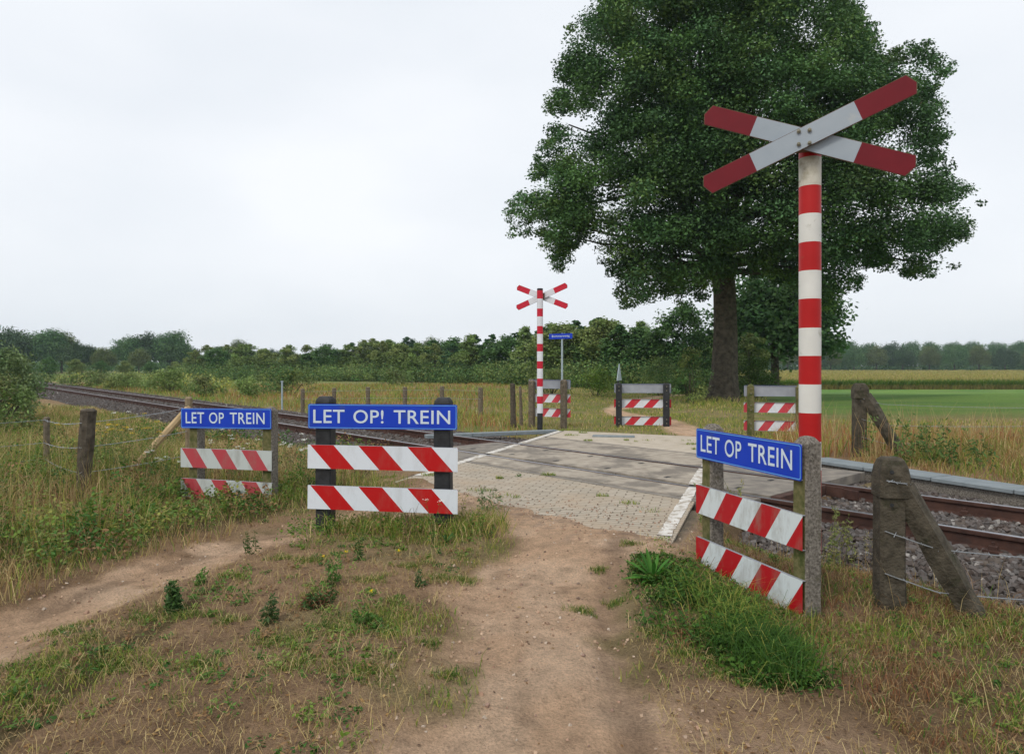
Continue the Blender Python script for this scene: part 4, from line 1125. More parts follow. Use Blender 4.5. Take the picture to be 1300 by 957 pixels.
me = np_mesh('soil_crumbs', V_, [F_], C_, [M['stone']]); tag(link('soil_crumbs', me), 'crumbs and clods of trodden earth on the path and trail', 'soil', kind='stuff')

# tufts growing in the joints of the paving
vg = VG()
for _ in range(46):
    q = random.uniform(-4.5, -.75); r_ = random.uniform(float(rb(q))+.1, 15.1)
    dd = .467*q+.884*r_
    if 6.66 < dd < 9.98 : continue
    x0, y0 = from_qr(q, r_); m = int(random.choice((25, 60, 110))); s_ = random.uniform(.03, .11)
    a = g.uniform(0, 6.28, m); rr = s_*np.sqrt(g.random(m)); P = np.stack([x0+rr*np.cos(a)*1.6, y0+rr*np.sin(a), np.full(m, .0)], -1)
    vg.blades(P, g.uniform(.015, .06, m), np.full(m, .006), g.uniform(.3, 1.1, m), pal(g, m, GREEN+YEL), g)
me = vg.mesh('joint_grass', M['grass']); tag(link('joint_grass', me), 'sparse grass tufts growing from joints of the brick paving', 'grass', kind='stuff')

# ------------------------------------------------------------------ single plants
def weed(name, label, cat, x, y, h, n_stem, n_leaf, leafs, cols, spread=.08, flower=None, dry=False, group=None, rosette=False, z=None, fpos=None):
    gg = np.random.default_rng(int((x*131+y*977) % 9999)+3)
    t = thing(name, label, cat, (x, y, float(gz(x, y)) if z is None else z), 0, group)
    vgx = VG(); sb = MB(); fl = VG()
    if rosette:
        for k in range(n_leaf):
            a = gg.uniform(0, 6.28); L_ = h*gg.uniform(.6, 1); el = gg.uniform(.15, 1.25)
            wv = L_*.062; c_ = np.array(cols[gg.integers(len(cols))])*gg.uniform(.8, 1.25)
            pts = []
            for s_ in (0, .35, .7, 1):
                rr = L_*s_*math.cos(el)*(1+.2*s_); zz_ = L_*s_*math.sin(el)-.35*L_*s_*s_*math.cos(el)
                ww = wv*(.35, .9, 1, .08)[(0, .35, .7, 1).index(s_)]
                cx_, cy_ = rr*math.cos(a), rr*math.sin(a)
                pts += [(cx_-ww*math.sin(a), cy_+ww*math.cos(a), zz_+.004), (cx_, cy_, zz_-ww*.35+.004), (cx_+ww*math.sin(a), cy_-ww*math.cos(a), zz_+.004)]
            Q = np.array([[0, 1, 4, 3], [1, 2, 5, 4], [3, 4, 7, 6], [4, 5, 8, 7], [6, 7, 10, 9], [7, 8, 11, 10]])
            vgx.add(np.array(pts), Q, None, np.repeat(c_[None], 12, 0))
        link('leaves', vgx.mesh('leaves', M['leaf']), t); return t
    tips = []
    for k in range(n_stem):
        a = gg.uniform(0, 6.28); hh = h*gg.uniform(.65, 1); ln = gg.uniform(.05, .35)*hh
        b0 = Vector((gg.normal()*spread*.5, gg.normal()*spread*.5, 0))
        P = [b0*min(1, f*4)+Vector((math.cos(a)*ln*f*f, math.sin(a)*ln*f*f, hh*f-.02)) for f in (0, .25, .5, .75, 1)]
        sb.tube(P, [.0035, .003, .0026, .002, .0012], 4); tips.append(P[-1])
        if dry:
            for _ in range(5):
                f = gg.uniform(.35, .9); p = b0+Vector((math.cos(a)*ln*f*f, math.sin(a)*ln*f*f, hh*f-.02)); dv_ = Vector((gg.normal(), gg.normal(), abs(gg.normal())*1.4)).normalized()*hh*gg.uniform(.12, .3)
                sb.tube([p, p+dv_], [.0018, .0008], 3)
        m = n_leaf; f = gg.uniform(.12, 1, m)
        ctr = np.stack([b0.x+math.cos(a)*ln*f*f, b0.y+math.sin(a)*ln*f*f, hh*f-.02], -1)
        an = gg.uniform(0, 6.28, m); rr = leafs*gg.uniform(.3, .9, m)*(1.15-f*.6)
        ctr[:, 0] += np.cos(an)*rr; ctr[:, 1] += np.sin(an)*rr
        vgx.leaves(ctr, leafs*gg.uniform(.6, 1.1, m)*(1.2-f*.5), .32, pal(gg, m, cols), gg, up=.5)
        if flower:
            m = flower[1]; an = gg.uniform(0, 6.28, m); rr = flower[2]*np.sqrt(gg.random(m))
            P2 = np.stack([P[-1].x+rr*np.cos(an), P[-1].y+rr*np.sin(an), P[-1].z+gg.uniform(-.006, .012, m)], -1)
            fl.leaves(P2, np.full(m, flower[3]), .9, pal(gg, m, [flower[0]], .08), gg, up=2.5)
    sc_ = M['rust'] if dry else M['stemg']
    sb.build('stem', sc_, t)
    if n_leaf: link('leaves', vgx.mesh('leaves', M['leaf']), t)
    if flower: link('flowers', fl.mesh('flowers', M['leaf']), t)
    return t
M['stemg'] = mat_noise('green_stem', (.08, .11, .03), (.14, .15, .05), 20, .8, 0)
LG = [(.07, .14, .035), (.10, .19, .05)]
def W(px_, py_, *a, **k):
    pass
def atg(px_, py_): return at(px_, py_, -.05)
x, y = atg(829, 742); weed('rosette_weed', 'broad-leaved green rosette plant left of the lush grass at path edge', 'plant', x, y, .27, 0, 30, .1, [(.05, .14, .03), (.07, .18, .035)], rosette=True)
x, y = atg(818, 790); weed('rosette_weed', 'flat small rosette on bare sand below the larger rosette plant', 'plant', x, y, .12, 0, 14, .1, [(.06, .13, .03)], rosette=True)
x, y = atg(416, 680); weed('rosette_weed', 'green rosette at foot of the left black post', 'plant', x, y, .16, 0, 16, .1, [(.06, .14, .035)], rosette=True)
x, y = atg(566, 690); weed('rosette_weed', 'green rosette at foot of the right black post', 'plant', x, y, .15, 0, 16, .1, [(.05, .11, .03)], rosette=True)
x, y = atg(222, 776); weed('verge_weed', 'single upright dark green weed on bare soil below the dirt trail', 'plant', x, y, .25, 4, 110, .055, [(.045, .09, .03), (.07, .13, .04)], spread=.03)
x, y = atg(340, 792); weed('verge_weed', 'thin upright weed on bare soil, between two larger ones in the left foreground', 'plant', x, y, .2, 3, 60, .05, [(.06, .10, .035)], spread=.03)
x, y = atg(424, 745); weed('verge_weed', 'wiry weed with few leaves below the left black post', 'plant', x, y, .26, 4, 40, .05, LG, spread=.05)
x, y = atg(455, 712); weed('verge_weed', 'slender weed below the lower striped board of the middle barrier', 'plant', x, y, .25, 3, 44, .045, [(.06, .10, .03)], spread=.04)
x, y = atg(318, 700); weed('verge_weed', 'sparse weed on the edge of the dirt trail, left of the black-posted barrier', 'plant', x, y, .24, 3, 40, .045, [(.06, .10, .03)], spread=.04)
x, y = atg(534, 745); weed('verge_weed', 'small upright weed beside the sand path, furthest right on the bare verge', 'plant', x, y, .14, 2, 50, .045, [(.05, .09, .03)], spread=.02)
x, y = at(517, 682, -.03); weed('dry_weed', 'bare brown dead stalks rising in front of the middle striped boards', 'plant', x, y-.12, .38, 5, 0, .03, LG, spread=.1, dry=True)
x, y = at(553, 688, -.03); weed('verge_weed', 'weed with white flower head in front of the right black post', 'plant', x, y-.1, .46, 2, 16, .05, LG, spread=.05, flower=((.75, .76, .7), 26, .03, .012))
x, y = at(612, 648, -.0); weed('verge_weed', 'leafy light green weed growing at the left edge of the paving', 'plant', x, y, .30, 4, 26, .07, [(.14, .20, .09), (.18, .24, .12)], spread=.12)
x, y = at(575, 660, -.0); weed('verge_weed', 'tall thin weed between right black post and paving edge', 'plant', x, y, .42, 4, 20, .05, LG+YEL, spread=.1)
x, y = at(660, 605, 0); weed('verge_weed', 'tiny weed rooted in the brick paving joints near the slabs', 'plant', x, y, .1, 3, 20, .05, LG, spread=.05)
x, y = at(941, 655, -.05); weed('verge_weed', 'yellowish tall weed between the two concrete posts of the nearest barrier', 'plant', x, y, .62, 6, 46, .05, [(.22, .23, .08), (.16, .2, .06), (.27, .24, .1)], spread=.25)
x, y = at(915, 665, -.05); weed('verge_weed', 'weed beside the white line at the left concrete post', 'plant', x-.1, y, .5, 5, 40, .05, [(.2, .22, .08), (.15, .2, .06)], spread=.15)
x, y = at(1066, 700, -.1); weed('verge_weed', 'tall yellow-green weed between striped pole and concrete fence post', 'plant', x, y, .72, 6, 60, .055, [(.20, .22, .08), (.14, .18, .06), (.25, .24, .1)], spread=.2)
x, y = at(1100, 690, -.1); weed('verge_weed', 'thin seeding weed just left of the concrete fence post', 'plant', x, y, .5, 4, 40, .04, [(.22, .2, .09), (.27, .22, .12)], spread=.15)
x, y = at(1178, 592, -.0); weed('verge_weed', 'bushy green plant in brown grass right of the far concrete fence post', 'plant', x, y+.6, .85, 14, 40, .11, [(.12, .19, .06), (.09, .15, .045)], spread=.7)
x, y = at(1240, 596, -.0); weed('verge_weed', 'dark leafy plant in brown grass near the right edge beyond the rails', 'plant', x, y+.7, .6, 12, 40, .11, [(.05, .10, .03), (.09, .15, .045)], spread=.7)
x, y = atg(470, 800); weed('verge_weed', 'leafy weed rising from green turf left of the sand path in the foreground', 'plant', x, y, .15, 4, 50, .05, LG, spread=.08)
x, y = atg(255, 742); weed('verge_weed', 'small leafy weed at the lower edge of the dirt trail', 'plant', x, y, .13, 3, 40, .05, LG, spread=.06)
x, y = atg(398, 772); weed('verge_weed', 'low sprawling dark weed on bare soil below the left black post', 'plant', x, y, .12, 6, 70, .05, [(.05, .10, .03), (.16, .09, .05)], spread=.16)
for px_, py_, lab in ((407, 714, 'yellow dandelion-like flower left of the foot of the left black post'), (437, 712, 'yellow flower below the middle striped board, nearer its left end'), (506, 708, 'yellow flower below the centre of the black-posted barrier'), (472, 767, 'yellow flower low on the bare verge, nearest the camera')):
    x, y = atg(px_, py_); weed('yellow_flower', lab, 'flower', x, y, .09, 1, 5, .03, LG, spread=.01, flower=((.80, .58, .02), 14, .010, .012))
# yarrow and tansy on the left
for i, (px_, Yd, h, lab) in enumerate(((262, 8.8, .72, 'white yarrow behind the left end of the left blue sign'), (283, 9.0, .66, 'white yarrow seen between the posts of the left barrier, left of its middle'),
      (305, 8.7, .60, 'white yarrow seen between the posts of the left barrier, right of its middle'), (333, 9.4, .60, 'low white yarrow in front of the right post of the left barrier'),
      (371, 8.6, .66, 'white yarrow between the left and the middle barriers'), (384, 8.9, .68, 'white yarrow touching the left end of the middle striped boards'),
      (112, 9.2, 1.02, 'tall white yarrow right behind the thick dark post'), (205, 8.3, .55, 'white yarrow at the foot of the pale brace'))):
    xx = (px_-650)/867*Yd; weed('yarrow_plant', lab, 'flowering plant', xx, Yd, h, 6, 16, .05, [(.10, .15, .06)], spread=.3, flower=((.72, .73, .68), 26, .035, .016), group='white yarrow among the left weeds')
for i, (px_, Yd, h, lab) in enumerate(((135, 8.7, .93, 'yellow-flowered tansy right of the thick dark post'), (152, 8.9, .98, 'tallest yellow-flowered tansy before the ballast'), (168, 8.8, .80, 'lower yellow-flowered tansy, third from the dark post'))):
    xx = (px_-650)/867*Yd; weed('tansy_plant', lab, 'flowering plant', xx, Yd, h, 7, 44, .07, [(.12, .17, .05), (.16, .2, .06)], spread=.3, flower=((.62, .42, .02), 26, .04, .016), group='yellow tansy among the left weeds')

# ------------------------------------------------------------------ trees
def clump(vgx, c, r_, n, size, cols, g, flat=.75, asp=.6, up=.4):
    u = g.normal(size=(n, 3)); u /= np.linalg.norm(u, axis=1)[:, None]; rad = g.random(n)**.45
    lump = 1+.25*np.sin(u[:, 0]*5+c[0])*np.cos(u[:, 1]*4+c[2])
    P = np.asarray(c)+u*(rad*r_*lump)[:, None]*np.array([1, 1, flat])
    vgx.leaves(P, size*g.uniform(.65, 1.3, n), asp, cols*g.uniform(.7, 1.35, (n, 1)), g, up=up, nrm=u*.6)

def inpoly(px_, pz, poly):
    c = np.zeros(px_.shape, bool); n = len(poly)
    for i in range(n):
        x1, y1 = poly[i]; x2, y2 = poly[(i+1) % n]
        cond = ((y1 > pz) != (y2 > pz)) & (px_ < (x2-x1)*(pz-y1)/((y2-y1) if y2 != y1 else 1e-9)+x1)
        c ^= cond
    return c

def branch(b, a, e, r0, r1, g, seg=7, n=6, bow=.12):
    a = Vector(a); e = Vector(e); L_ = (e-a).length; P = []; rad = []
    o = Vector((g.normal(), g.normal(), abs(g.normal())*.8)).normalized()*L_*bow
    for k in range(n+1):
        f = k/n; P.append(a.lerp(e, f)+o*math.sin(math.pi*f)+Vector((g.normal(), g.normal(), g.normal()))*L_*.012*(0 < k < n)); rad.append(r0+(r1-r0)*f**.8)
    b.tube(P, rad, seg); return P

# the oak
OY = 33.0
oak = thing('oak_tree', 'large old oak with dense dark green crown beyond the crossing', 'tree', ((918-650)/867*OY, OY, 0))
OX = oak.location.x
sil = [(735, -5), (722, 30), (700, 65), (688, 85), (704, 108), (680, 125), (690, 160), (676, 200), (664, 235), (638, 262), (645, 305), (678, 300), (700, 348), (722, 352), (738, 312), (765, 340), (785, 392), (820, 405),
       (846, 385), (872, 410), (905, 375), (950, 352), (1000, 372), (1040, 412), (1060, 400), (1092, 395), (1100, 345), (1140, 350), (1180, 368), (1195, 340), (1238, 348), (1235, 300), (1256, 243), (1218, 222),
       (1200, 185), (1216, 150), (1192, 120), (1222, 80), (1170, 45), (1130, 62), (1108, 25), (1085, -8), (1050, -60), (990, -110), (900, -140), (810, -105), (755, -50)]
poly = [((p-650)/867*OY-OX, EYE+(464-q_)/867*OY) for p, q_ in sil]
pp = np.array(poly)
g = np.random.default_rng(77)
cand = []
n = 7000
cx = g.uniform(pp[:, 0].min(), pp[:, 0].max(), n); cz = g.uniform(pp[:, 1].min(), pp[:, 1].max(), n)
k = inpoly(cx, cz, poly); cx, cz = cx[k], cz[k]
bdist = seg_dist(cx, cz, poly+[poly[0]])
half = np.sqrt(np.clip(bdist*(15-bdist), 0, 70)); half = np.minimum(half, 6.3)
rr = np.clip(.30+bdist*.55, .34, 1.15)*g.uniform(.75, 1.15, len(cx))
ok = bdist > rr*.42
# thin gaps: leave out places so that the sky shows through
gap = vn(cx, cz, 1.1, 91)
ok &= (gap > .31) | (bdist > 3.4)
cx, cz, half, rr, bdist = cx[ok], cz[ok], half[ok], rr[ok], bdist[ok]
wgt = np.where(bdist < 1.3, 1.7, 1.0); pick = g.random(len(cx)) < np.clip(wgt*.36, 0, 1)
cx, cz, half, rr, bdist = cx[pick], cz[pick], half[pick], rr[pick], bdist[pick]
sgn = np.where(g.random(len(cx)) < .68, -1, 1); cyy = sgn*half*(g.random(len(cx))**.38)
k_ = (OY+cyy)/OY                                   # the nearer side of the crown is a little narrower, as its outline is rounded
cx = (cx+OX)*k_-OX; cz = EYE+(cz-EYE)*k_; rr = rr*(.9+.1*k_)
vgx = VG(); oc = np.array([[.058, .115, .042], [.072, .135, .046], [.050, .10, .038], [.095, .155, .052], [.064, .125, .055]])
tot = 0
for i in range(len(cx)):
    m = int(np.clip(230*(rr[i]/.8)**2, 60, 380)); c0 = oc[g.integers(5)]*g.uniform(.8, 1.25)*(.62+.95*float(vn(cx[i]+cyy[i]*.6, cz[i]+cyy[i]*.4, 1.7, 93)))
    clump(vgx, (cx[i], cyy[i], cz[i]), rr[i]*g.uniform(.72, .98), m, .14, c0, g, flat=.62, asp=.62, up=.8); tot += m
print('oak clumps', len(cx), 'leaves', tot)
link('crown', vgx.mesh('crown', M['leaf']), oak)
b = MB()
hT = [(-.5, .95), (0, .80), (.5, .66), (1.2, .59), (3, .55), (5, .52), (6.3, .50), (8, .46), (11, .34), (14, .22), (17, .1)]
P = [(math.sin(z_*.5)*.12, 0, z_) for z_, r_ in hT]
b.tube(P, [r_ for z_, r_ in hT], 18, wob=.06)
for k in range(70):
    i = g.integers(len(cx)); z0 = g.uniform(5.2, 12) if cz[i] > 8 else g.uniform(5.8, 7.0)
    f = min(1, (z0-4)/12)
    branch(b, (math.sin(z0*.5)*.12, 0, z0), (cx[i]*.95, cyy[i]*.95, cz[i]+.3), .20-.10*f, .03, g, 6, 7, .10)
b.build('trunk', M['bark'], oak, smooth=True)

# generic trees, a few of each kind; copies share the meshes
def make_tree(name, label, h, wd, kind, g, leaf, ncl, nl, cols, trunk_r=.12, base=.12, lean=0):
    t = thing(name, label, 'tree')
    vgx = VG(); tips = []
    for k in range(ncl):
        f = (k+.5)/ncl
        if kind == 'round':
            u = g.normal(size=3); u /= np.linalg.norm(u); u[2] = abs(u[2])*1.05-.38*(g.random() < .55)
            rad = g.random()**.33
            c = np.array([u[0]*wd/2*rad*.8, u[1]*wd/2*rad*.8, h*(base+(1-base)*.45)+u[2]*rad*h*(1-base)*.44]); r_ = wd*.19*g.uniform(.7, 1.3)
        elif kind == 'cone':
            z_ = base+(1-base)*f; rw = wd/2*(1-z_)**.5*g.uniform(.35, 1)+.05; a = g.uniform(0, 6.28)
            c = np.array([rw*math.cos(a), rw*math.sin(a), h*z_]); r_ = wd*.19*(1.25-z_)*g.uniform(.7, 1.2)
        else:   # upright irregular bush
            a = g.uniform(0, 6.28); z_ = g.random()**.8; prof = math.sqrt(max(0, 1-(z_*1.0)**2.6))*(.75+.25*math.sin(a*3+z_*5))
            rw = wd/2*prof*g.random()**.5; c = np.array([rw*math.cos(a)+lean*z_*h, rw*math.sin(a), h*(.05+.93*z_)]); r_ = wd*.17*g.uniform(.7, 1.25)*(1.15-.5*z_)
        c0 = np.array(cols[g.integers(len(cols))])*g.uniform(.78, 1.3)
        clump(vgx, c, r_, nl, leaf, c0, g, flat=.95 if kind == 'bush' else .75); tips.append(c)
    link('crown', vgx.mesh('crown', M['leaf']), t)
    b = MB(); b.tube([(0, 0, -.4), (0, 0, h*.3), (lean*h*.5, 0, h*.6), (lean*h*.8, 0, h*.85)], [trunk_r, trunk_r*.75, trunk_r*.45, .02], 7)
    for c in tips[::max(1, ncl//9)]: branch(b, (0, 0, min(c[2]*.6, h*.55)), c, trunk_r*.35, .015, g, 4, 3)
    b.build('trunk', M['bark'], t)
    return t
def copy_tree(src, loc, rz, s_, label, group, sz=None):
    r_ = src.copy(); COL.objects.link(r_); r_.location = loc; r_.rotation_euler = (0, 0, rz); r_.scale = (s_, s_, sz or s_)
    r_['label'] = label; r_['group'] = group
    for ch in list(src.children):
        c = ch.copy(); COL.objects.link(c); c.parent = r_
    return r_
OAKG = [(.06, .125, .045), (.08, .15, .052), (.095, .165, .06)]
OLIV = [(.15, .20, .068), (.18, .215, .078), (.125, .175, .06)]
BIRC = [(.15, .22, .075), (.19, .25, .09)]
PINE = [(.05, .11, .05), (.065, .13, .055)]
g = np.random.default_rng(5)
protos = {}
protos['young birch'] = [make_tree('birch_tree', 'x', 5.6, 3.0, 'bush', g, .17, 60, 115, BIRC, .08), make_tree('birch_tree', 'x', 5.0, 2.8, 'bush', g, .17, 52, 115, OLIV, .08)]
protos['young pine'] = [make_tree('pine_tree', 'x', 5.8, 3.0, 'cone', g, .17, 62, 126, PINE, .10, .05), make_tree('pine_tree', 'x', 5.2, 3.2, 'cone', g, .17, 62, 115, OAKG, .10, .05)]
protos['bushy oak'] = [make_tree('oak_tree', 'x', 5.4, 4.2, 'bush', g, .17, 74, 130, OAKG, .12), make_tree('oak_tree', 'x', 5.0, 4.4, 'bush', g, .17, 74, 130, OLIV, .12)]
protos['round oak'] = [make_tree('oak_tree', 'x', 12, 10, 'round', g, .42, 130, 130, OAKG, .35, .02), make_tree('oak_tree', 'x', 11, 11, 'round', g, .42, 130, 130, [(.05, .085, .032), (.04, .075, .03)], .35, .02), make_tree('oak_tree', 'x', 11.5, 9, 'round', g, .42, 130, 130, [(.105, .13, .045), (.09, .12, .04)], .3, .03)]
used = set()
def place(kind, v, px_, Yd, top, label, group, wide=None):
    src = protos[kind][v]
    x = (px_-650)/867*Yd; z = float(gz(x, Yd)); hs = {'young birch': (5.6, 5.0), 'young pine': (5.8, 5.2), 'bushy oak': (5.4, 5.0), 'round oak': (12, 11, 11.5)}[kind][v]
    h = EYE+(464-top)*Yd/867-z; s_ = h/hs
    rz = random.uniform(0, 6.28)
    ws = s_*(wide or random.uniform(1.4, 1.85))
    if (kind, v) in used:
        return copy_tree(src, (x, Yd, z), rz, ws, label, group, s_)
    used.add((kind, v)); src.location = (x, Yd, z); src.rotation_euler = (0, 0, rz); src.scale = (ws, ws, s_); src['label'] = label; src['group'] = group
    return src
ORD = ['first', 'second', 'third', 'fourth', 'fifth', 'sixth', 'seventh', 'eighth', 'ninth', 'tenth', 'eleventh', 'twelfth', 'thirteenth', 'fourteenth', 'fifteenth', 'sixteenth', 'seventeenth', 'eighteenth', 'nineteenth', 'twentieth']
ORD += ['twenty-'+o for o in ORD[:9]]
# tree belt behind the meadow
topline = lambda p: np.interp(p, [235, 280, 330, 400, 470, 560, 620, 700, 760, 800, 840, 870], [446, 440, 441, 441, 434, 431, 425, 414, 408, 408, 424, 436])
front = [(248, 'young birch', 1), (276, 'bushy oak', 0), (306, 'young birch', 0), (334, 'bushy oak', 1), (362, 'young birch', 1), (388, 'young pine', 1), (414, 'bushy oak', 0), (440, 'young birch', 0), (462, 'young birch', 1),
         (486, 'young birch', 1), (508, 'bushy oak', 1), (530, 'young birch', 0), (552, 'young birch', 1), (574, 'young pine', 0), (598, 'young birch', 0), (620, 'young pine', 1), (643, 'bushy oak', 0), (668, 'young birch', 0),
         (692, 'young pine', 0), (716, 'bushy oak', 1), (742, 'bushy oak', 0), (766, 'bushy oak', 1), (790, 'young pine', 1), (812, 'bushy oak', 0), (834, 'young birch', 0)]
for i, (p, kd, v) in enumerate(front):
    Yd = float(np.interp(p, [240, 500, 700, 850], [92, 84, 62, 50]))+random.uniform(-2.5, 2.5)
    top = float(topline(p))+random.uniform(-3, 9)
    tone = {'young birch': ('pale', 'olive'), 'young pine': ('blackish', 'deep green'), 'bushy oak': ('dark green', 'olive')}[kd][v]
    place(kd, v, p, Yd, top, f'{tone} {kd}, {ORD[i]} from left in front row of meadow tree belt', 'trees of the belt behind the meadow')
for i, p in enumerate(range(262, 850, 26)):
    Yd = float(np.interp(p, [240, 500, 700, 850], [98, 91, 69, 56]))+random.uniform(-1, 2)
    kd, v = random.choice((('young birch', 0), ('young pine', 0), ('young pine', 1), ('young pine', 0), ('bushy oak', 0), ('young birch', 1)))
    place(kd, v, p+random.uniform(-5, 5), Yd, float(topline(p))+random.uniform(-4, 4), f'{kd} top, {ORD[i]} from left in back row of meadow tree belt', 'trees at the back of the belt')
# far left wood
fl = [(-30, 170, 402, 'round oak', 0), (14, 165, 412, 'round oak', 1), (58, 168, 414, 'round oak', 0), (78, 172, 420, 'round oak', 2), (104, 160, 432, 'round oak', 1), (132, 158, 440, 'round oak', 2),
      (162, 175, 424, 'round oak', 0), (190, 178, 419, 'round oak', 1), (218, 178, 417, 'round oak', 0), (236, 185, 436, 'round oak', 1), (176, 158, 442, 'round oak', 2)]
for i, (p, Yd, top, kd, v) in enumerate(fl):
    place(kd, v, p, Yd, top, f'broad rounded oak in far wood above the track, {ORD[i]} from left', 'rounded trees of the far left wood', wide=1.1)
for i, (p, Yd, top) in enumerate(((262, 250, 448), (283, 255, 444), (303, 230, 430), (322, 260, 443), (345, 262, 441), (368, 262, 443), (392, 262, 446), (430, 280, 442), (470, 270, 434), (495, 270, 430), (520, 270, 428), (548, 272, 427), (575, 272, 430), (602, 272, 434))):
    place('round oak', i % 3, p, Yd, top, f'bluish distant oak peeping over the tree belt, {ORD[i]} from left', 'distant trees above the tree belt', wide=.95)
# bushes low in front of the far left wood
for i, (p, Yd, top) in enumerate(((-12, 95, 450), (22, 92, 452), (62, 90, 454), (96, 100, 457), (128, 105, 458), (158, 108, 459), (190, 110, 459), (222, 112, 460), (252, 106, 459))):
    place('bushy oak', i % 2, p, Yd, top, f'low bushy tree in hedge before the far left wood, {ORD[i]} from left', 'hedge trees before the far left wood', wide=1.5)
# right treeline
pr = [872, 905, 940, 968, 1000, 1032, 1055, 1084, 1113, 1146, 1180, 1212, 1243, 1276, 1310, 1345, 1385]
for i, p in enumerate(pr):
    place('round oak', (2, 1, 2, 0)[i % 4], p, 262+random.uniform(-4, 4), 437+random.uniform(-3, 3), f'rounded oak at the wood edge beyond the maize, {ORD[i]} from left', 'oaks at the wood edge beyond the maize', wide=.95)
for i, p in enumerate(range(860, 1400, 27)):
    place('round oak', random.choice((0, 0, 1)), p, 285+random.uniform(-3, 8), 432+random.uniform(-2, 2.5), f'dark tree top behind the oaks beyond the maize, {ORD[i]} from left', 'dark trees behind the wood-edge oaks', wide=.9)
# trees behind the oak
place('round oak', 0, 984, 50, 322, 'light green oak standing behind and right of the big oak trunk', None, wide=1.12)
place('bushy oak', 0, 868, 50, 384, 'small dark oak just left of the big oak trunk', None, wide=1.1)
place('young birch', 0, 905, 60, 420, 'pale young birch behind the big oak trunk', None)
place('young birch', 1, 952, 44, 425, 'olive young birch right of the big oak trunk', None)
for o in list(scene.objects):
    if o.parent is None and 'group' in o and o['group'] is None: del o['group']

# shrubs
def shrub(label, x, y, h, wd, cols, n=26, nl=90, leaf=.12, seed=0, name='shrub'):
    g = np.random.default_rng(seed+100); t = thing(name, label, 'shrub', (x, y, float(gz(x, y)))); vgx = VG(); b = MB()
    for k in range(n):
        a = g.uniform(0, 6.28); z_ = g.random()**.85; rw = wd/2*math.sqrt(max(0, 1-z_**2.2))*g.random()**.5
        c = (rw*math.cos(a), rw*math.sin(a)*.8, h*(.08+.85*z_)); c0 = np.array(cols[g.integers(len(cols))])*g.uniform(.75, 1.3)
        clump(vgx, c, wd*.15*g.uniform(.7, 1.3), nl, leaf, c0, g, .9, asp=.4)
        if k % 3 == 0: branch(b, (c[0]*.15, c[1]*.15, -.05), c, .02, .006, g, 4, 3)
    link('foliage', vgx.mesh('foliage', M['leaf']), t); b.build('branches', M['bark'], t); return t
SH = [(.12, .18, .06), (.15, .20, .075), (.16, .18, .075)]
def S(label, px_, Yd, top, wpx, cols, seed, **k):
    x = (px_-650)/867*Yd; h = EYE+(464-top)*Yd/867-float(gz(x, Yd)); shrub(label, x, Yd, h, wpx/867*Yd, cols, seed=seed, **k)
S('tall olive willow shrub at the left edge, hiding the end of the track', 6, 19, 438, 104, [(.11, .165, .075), (.14, .19, .085)], 1, n=60, nl=110, leaf=.10)
S('leafy shrub at the left edge under the taller willow shrub', -12, 15, 468, 110, SH, 2, n=40, nl=110, leaf=.09)
S('rounded shrub beyond the track below the far left wood', 215, 44, 472, 66, OLIV+BIRC, 3, n=34, leaf=.16)
S('dark rounded shrub beyond the track between left and middle blue signs', 368, 40, 466, 78, OLIV+OAKG, 4, n=34, leaf=.15)
S('low shrub beyond the track above the left end of the left blue sign', 262, 38, 478, 52, SH, 5, n=26, leaf=.14)
S('small shrub beyond the track just left of the dark rounded shrub', 316, 36, 480, 46, BIRC, 6, n=24, leaf=.14)
S('low bright shrub furthest left beyond the track', 112, 55, 474, 70, SH, 7, n=26, leaf=.18)
S('spreading scrub beyond the track below the rounded far left oaks', 160, 50, 476, 60, OLIV, 8, n=26, leaf=.18)
S('dense dark shrub left of the big oak trunk', 878, 31, 440, 52, OAKG+OLIV, 9, n=42, leaf=.13)
S('upright broom-like shrub right of the big oak trunk', 962, 34, 450, 62, [(.06, .11, .03), (.08, .13, .04)], 10, n=42, leaf=.13)
S('rounded green bush in front of the tree belt, right of the street sign', 756, 38, 468, 70, GREEN, 11, n=36, leaf=.12)
S('low bush in front of the tree belt behind the far striped pole', 700, 40, 470, 64, OLIV, 12, n=30, leaf=.13)
S('leafy bush between far middle barrier and big oak', 838, 40, 456, 56, OAKG+BIRC, 13, n=34, leaf=.13)
S('small scrub bush on the meadow above the middle blue sign', 500, 60, 471, 60, SH, 14, n=20, leaf=.2)

# undergrowth along the foot of the belt
g = np.random.default_rng(9); vgx = VG()
for k in range(900):
    p = g.uniform(225, 900); Yd = float(np.interp(p, [240, 500, 700, 850], [88, 80, 57, 46]))+g.uniform(-2, 5); x = (p-650)/867*Yd; z = float(gz(x, Yd)); h = g.uniform(.5, 2.6)
    clump(vgx, (x, Yd, z+h*.5), h*.55+.3, 110, .18, np.array((OLIV+BIRC+OAKG)[g.integers(8)])*g.uniform(.8, 1.3), g, .8)
for k in range(330):
    p = g.uniform(-60, 290); Yd = g.uniform(45, 110); x = (p-650)/867*Yd; d, t = dt(x, Yd)
    if d < 12: continue
    z = float(gz(x, Yd)); h = g.uniform(.4, 1.3)
    clump(vgx, (x, Yd, z+h*.4), h*.9, 80, .18, np.array((OLIV+BIRC+YEL)[g.integers(8)])*g.uniform(.8, 1.3), g, .7)
link_ = link('undergrowth', vgx.mesh('undergrowth', M['leaf'])); tag(link_, 'mixed low scrub along the foot of the tree belt and hedge', 'scrub', kind='stuff')
vgx = VG()
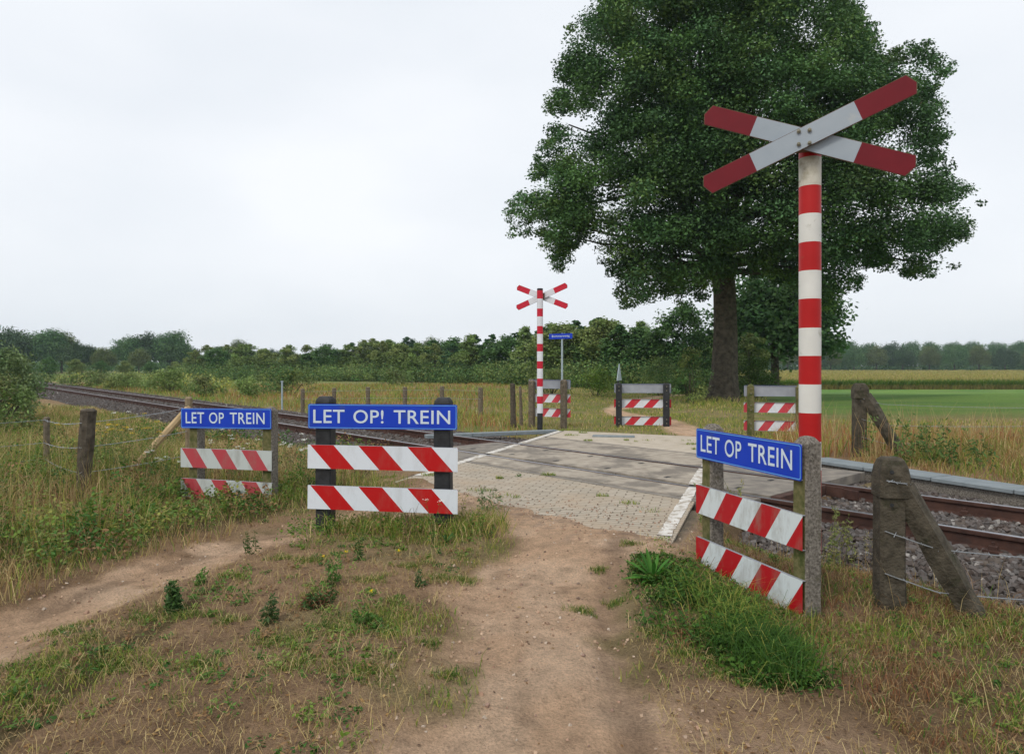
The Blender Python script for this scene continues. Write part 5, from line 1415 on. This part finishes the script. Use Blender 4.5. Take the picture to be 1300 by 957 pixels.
for k in range(900):
    s_ = g.random(); p = g.uniform(850, 1420) if s_ < .5 else g.uniform(-80, 640); Yd = g.uniform(270, 292) if s_ < .5 else g.uniform(190, 300); x = (p-650)/867*Yd; z = float(gz(x, Yd)); h = g.uniform(3, 8)*(1-.25*(s_ >= .5))
    clump(vgx, (x, Yd, z+h*.45), h*.62, 60, .9, np.array(OAKG[g.integers(3)])*g.uniform(.7, 1.1), g, .9)
link_ = link('woodland', vgx.mesh('woodland', M['leaf'])); tag(link_, 'dark far-off wood filling in behind the distant trees', 'woodland', kind='stuff')

# maize field
g = np.random.default_rng(19); vgx = VG()
n = 60000; y = 87+(g.random(n)**2.2)*150; x = g.uniform(.26, .90, n)*y
h = g.uniform(.95, 1.45, n); top = h
lowc = pal(g, n, [(.10, .17, .035), (.14, .19, .045), (.08, .14, .03)])
vgx.blades(np.stack([x, y, gz(x, y)], -1), h, g.uniform(.10, .20, n)*(1+(y-87)/90), g.uniform(.05, .7, n), lowc, g)
n = 42000; y = 87.5+(g.random(n)**1.5)*165; x = g.uniform(.26, .90, n)*y
P = np.stack([x, y, gz(x, y)+g.uniform(.95, 1.25, n)], -1)
vgx.blades(P, g.uniform(.2, .42, n), g.uniform(.07, .14, n)*(1+(y-87)/60), g.uniform(.1, .8, n), pal(g, n, [(.30, .27, .10), (.26, .26, .09), (.34, .28, .13)]), g)
n = 14000; y = 86.6+g.random(n)*1.2; x = g.uniform(.26, .90, n)*y
vgx.blades(np.stack([x, y, gz(x, y)], -1), g.uniform(.4, .8, n), g.uniform(.05, .12, n), g.uniform(.1, .6, n), pal(g, n, [(.24, .2, .08), (.14, .13, .05), (.2, .19, .06)]), g)
me = vgx.mesh('maize_field', M['grass']); tag(link('maize_field', me), 'ripening maize crop with yellowish tops in the field at right', 'maize', kind='stuff')
ys = np.array([88.5, 120, 160, 205, 258]); xs0, xs1 = .26, .92
V = []; 
for yy in ys: V += [(xs0*yy, yy, -1.45+1.0), (xs1*yy, yy, -1.45+1.0)]
for yy in ys: V += [(xs0*yy, yy, -1.6), (xs1*yy, yy, -1.6)]
n = len(ys); fs = [[2*i, 2*i+1, 2*i+3, 2*i+2] for i in range(n-1)]+[[0, 2*n, 2*n+1, 1]]
M['crop'] = mat_noise('crop_canopy', (.17, .19, .06), (.27, .25, .10), .6, .95, .5, 2)
b = MB(); b.add(V, fs); o = b.build('crop_canopy', M['crop']); tag(o, 'closed leaf canopy of the maize field behind its front rows', 'maize', kind='stuff')

# ------------------------------------------------------------------ haze
m = bpy.data.materials.new('haze'); m.use_nodes = True; t = m.node_tree; t.nodes.clear()
pv = t.nodes.new('ShaderNodeVolumePrincipled'); pv.inputs['Color'].default_value = (.74, .90, 1, 1); pv.inputs['Density'].default_value = .00034
pv.inputs['Anisotropy'].default_value = .2
ou = t.nodes.new('ShaderNodeOutputMaterial'); t.links.new(pv.outputs['Volume'], ou.inputs['Volume'])
b = MB(); b.box((0, 170, 10), (900, 420, 26)); o = b.build('haze', m); tag(o, 'thin pale haze over the fields', 'haze', kind='stuff')
o.visible_shadow = True
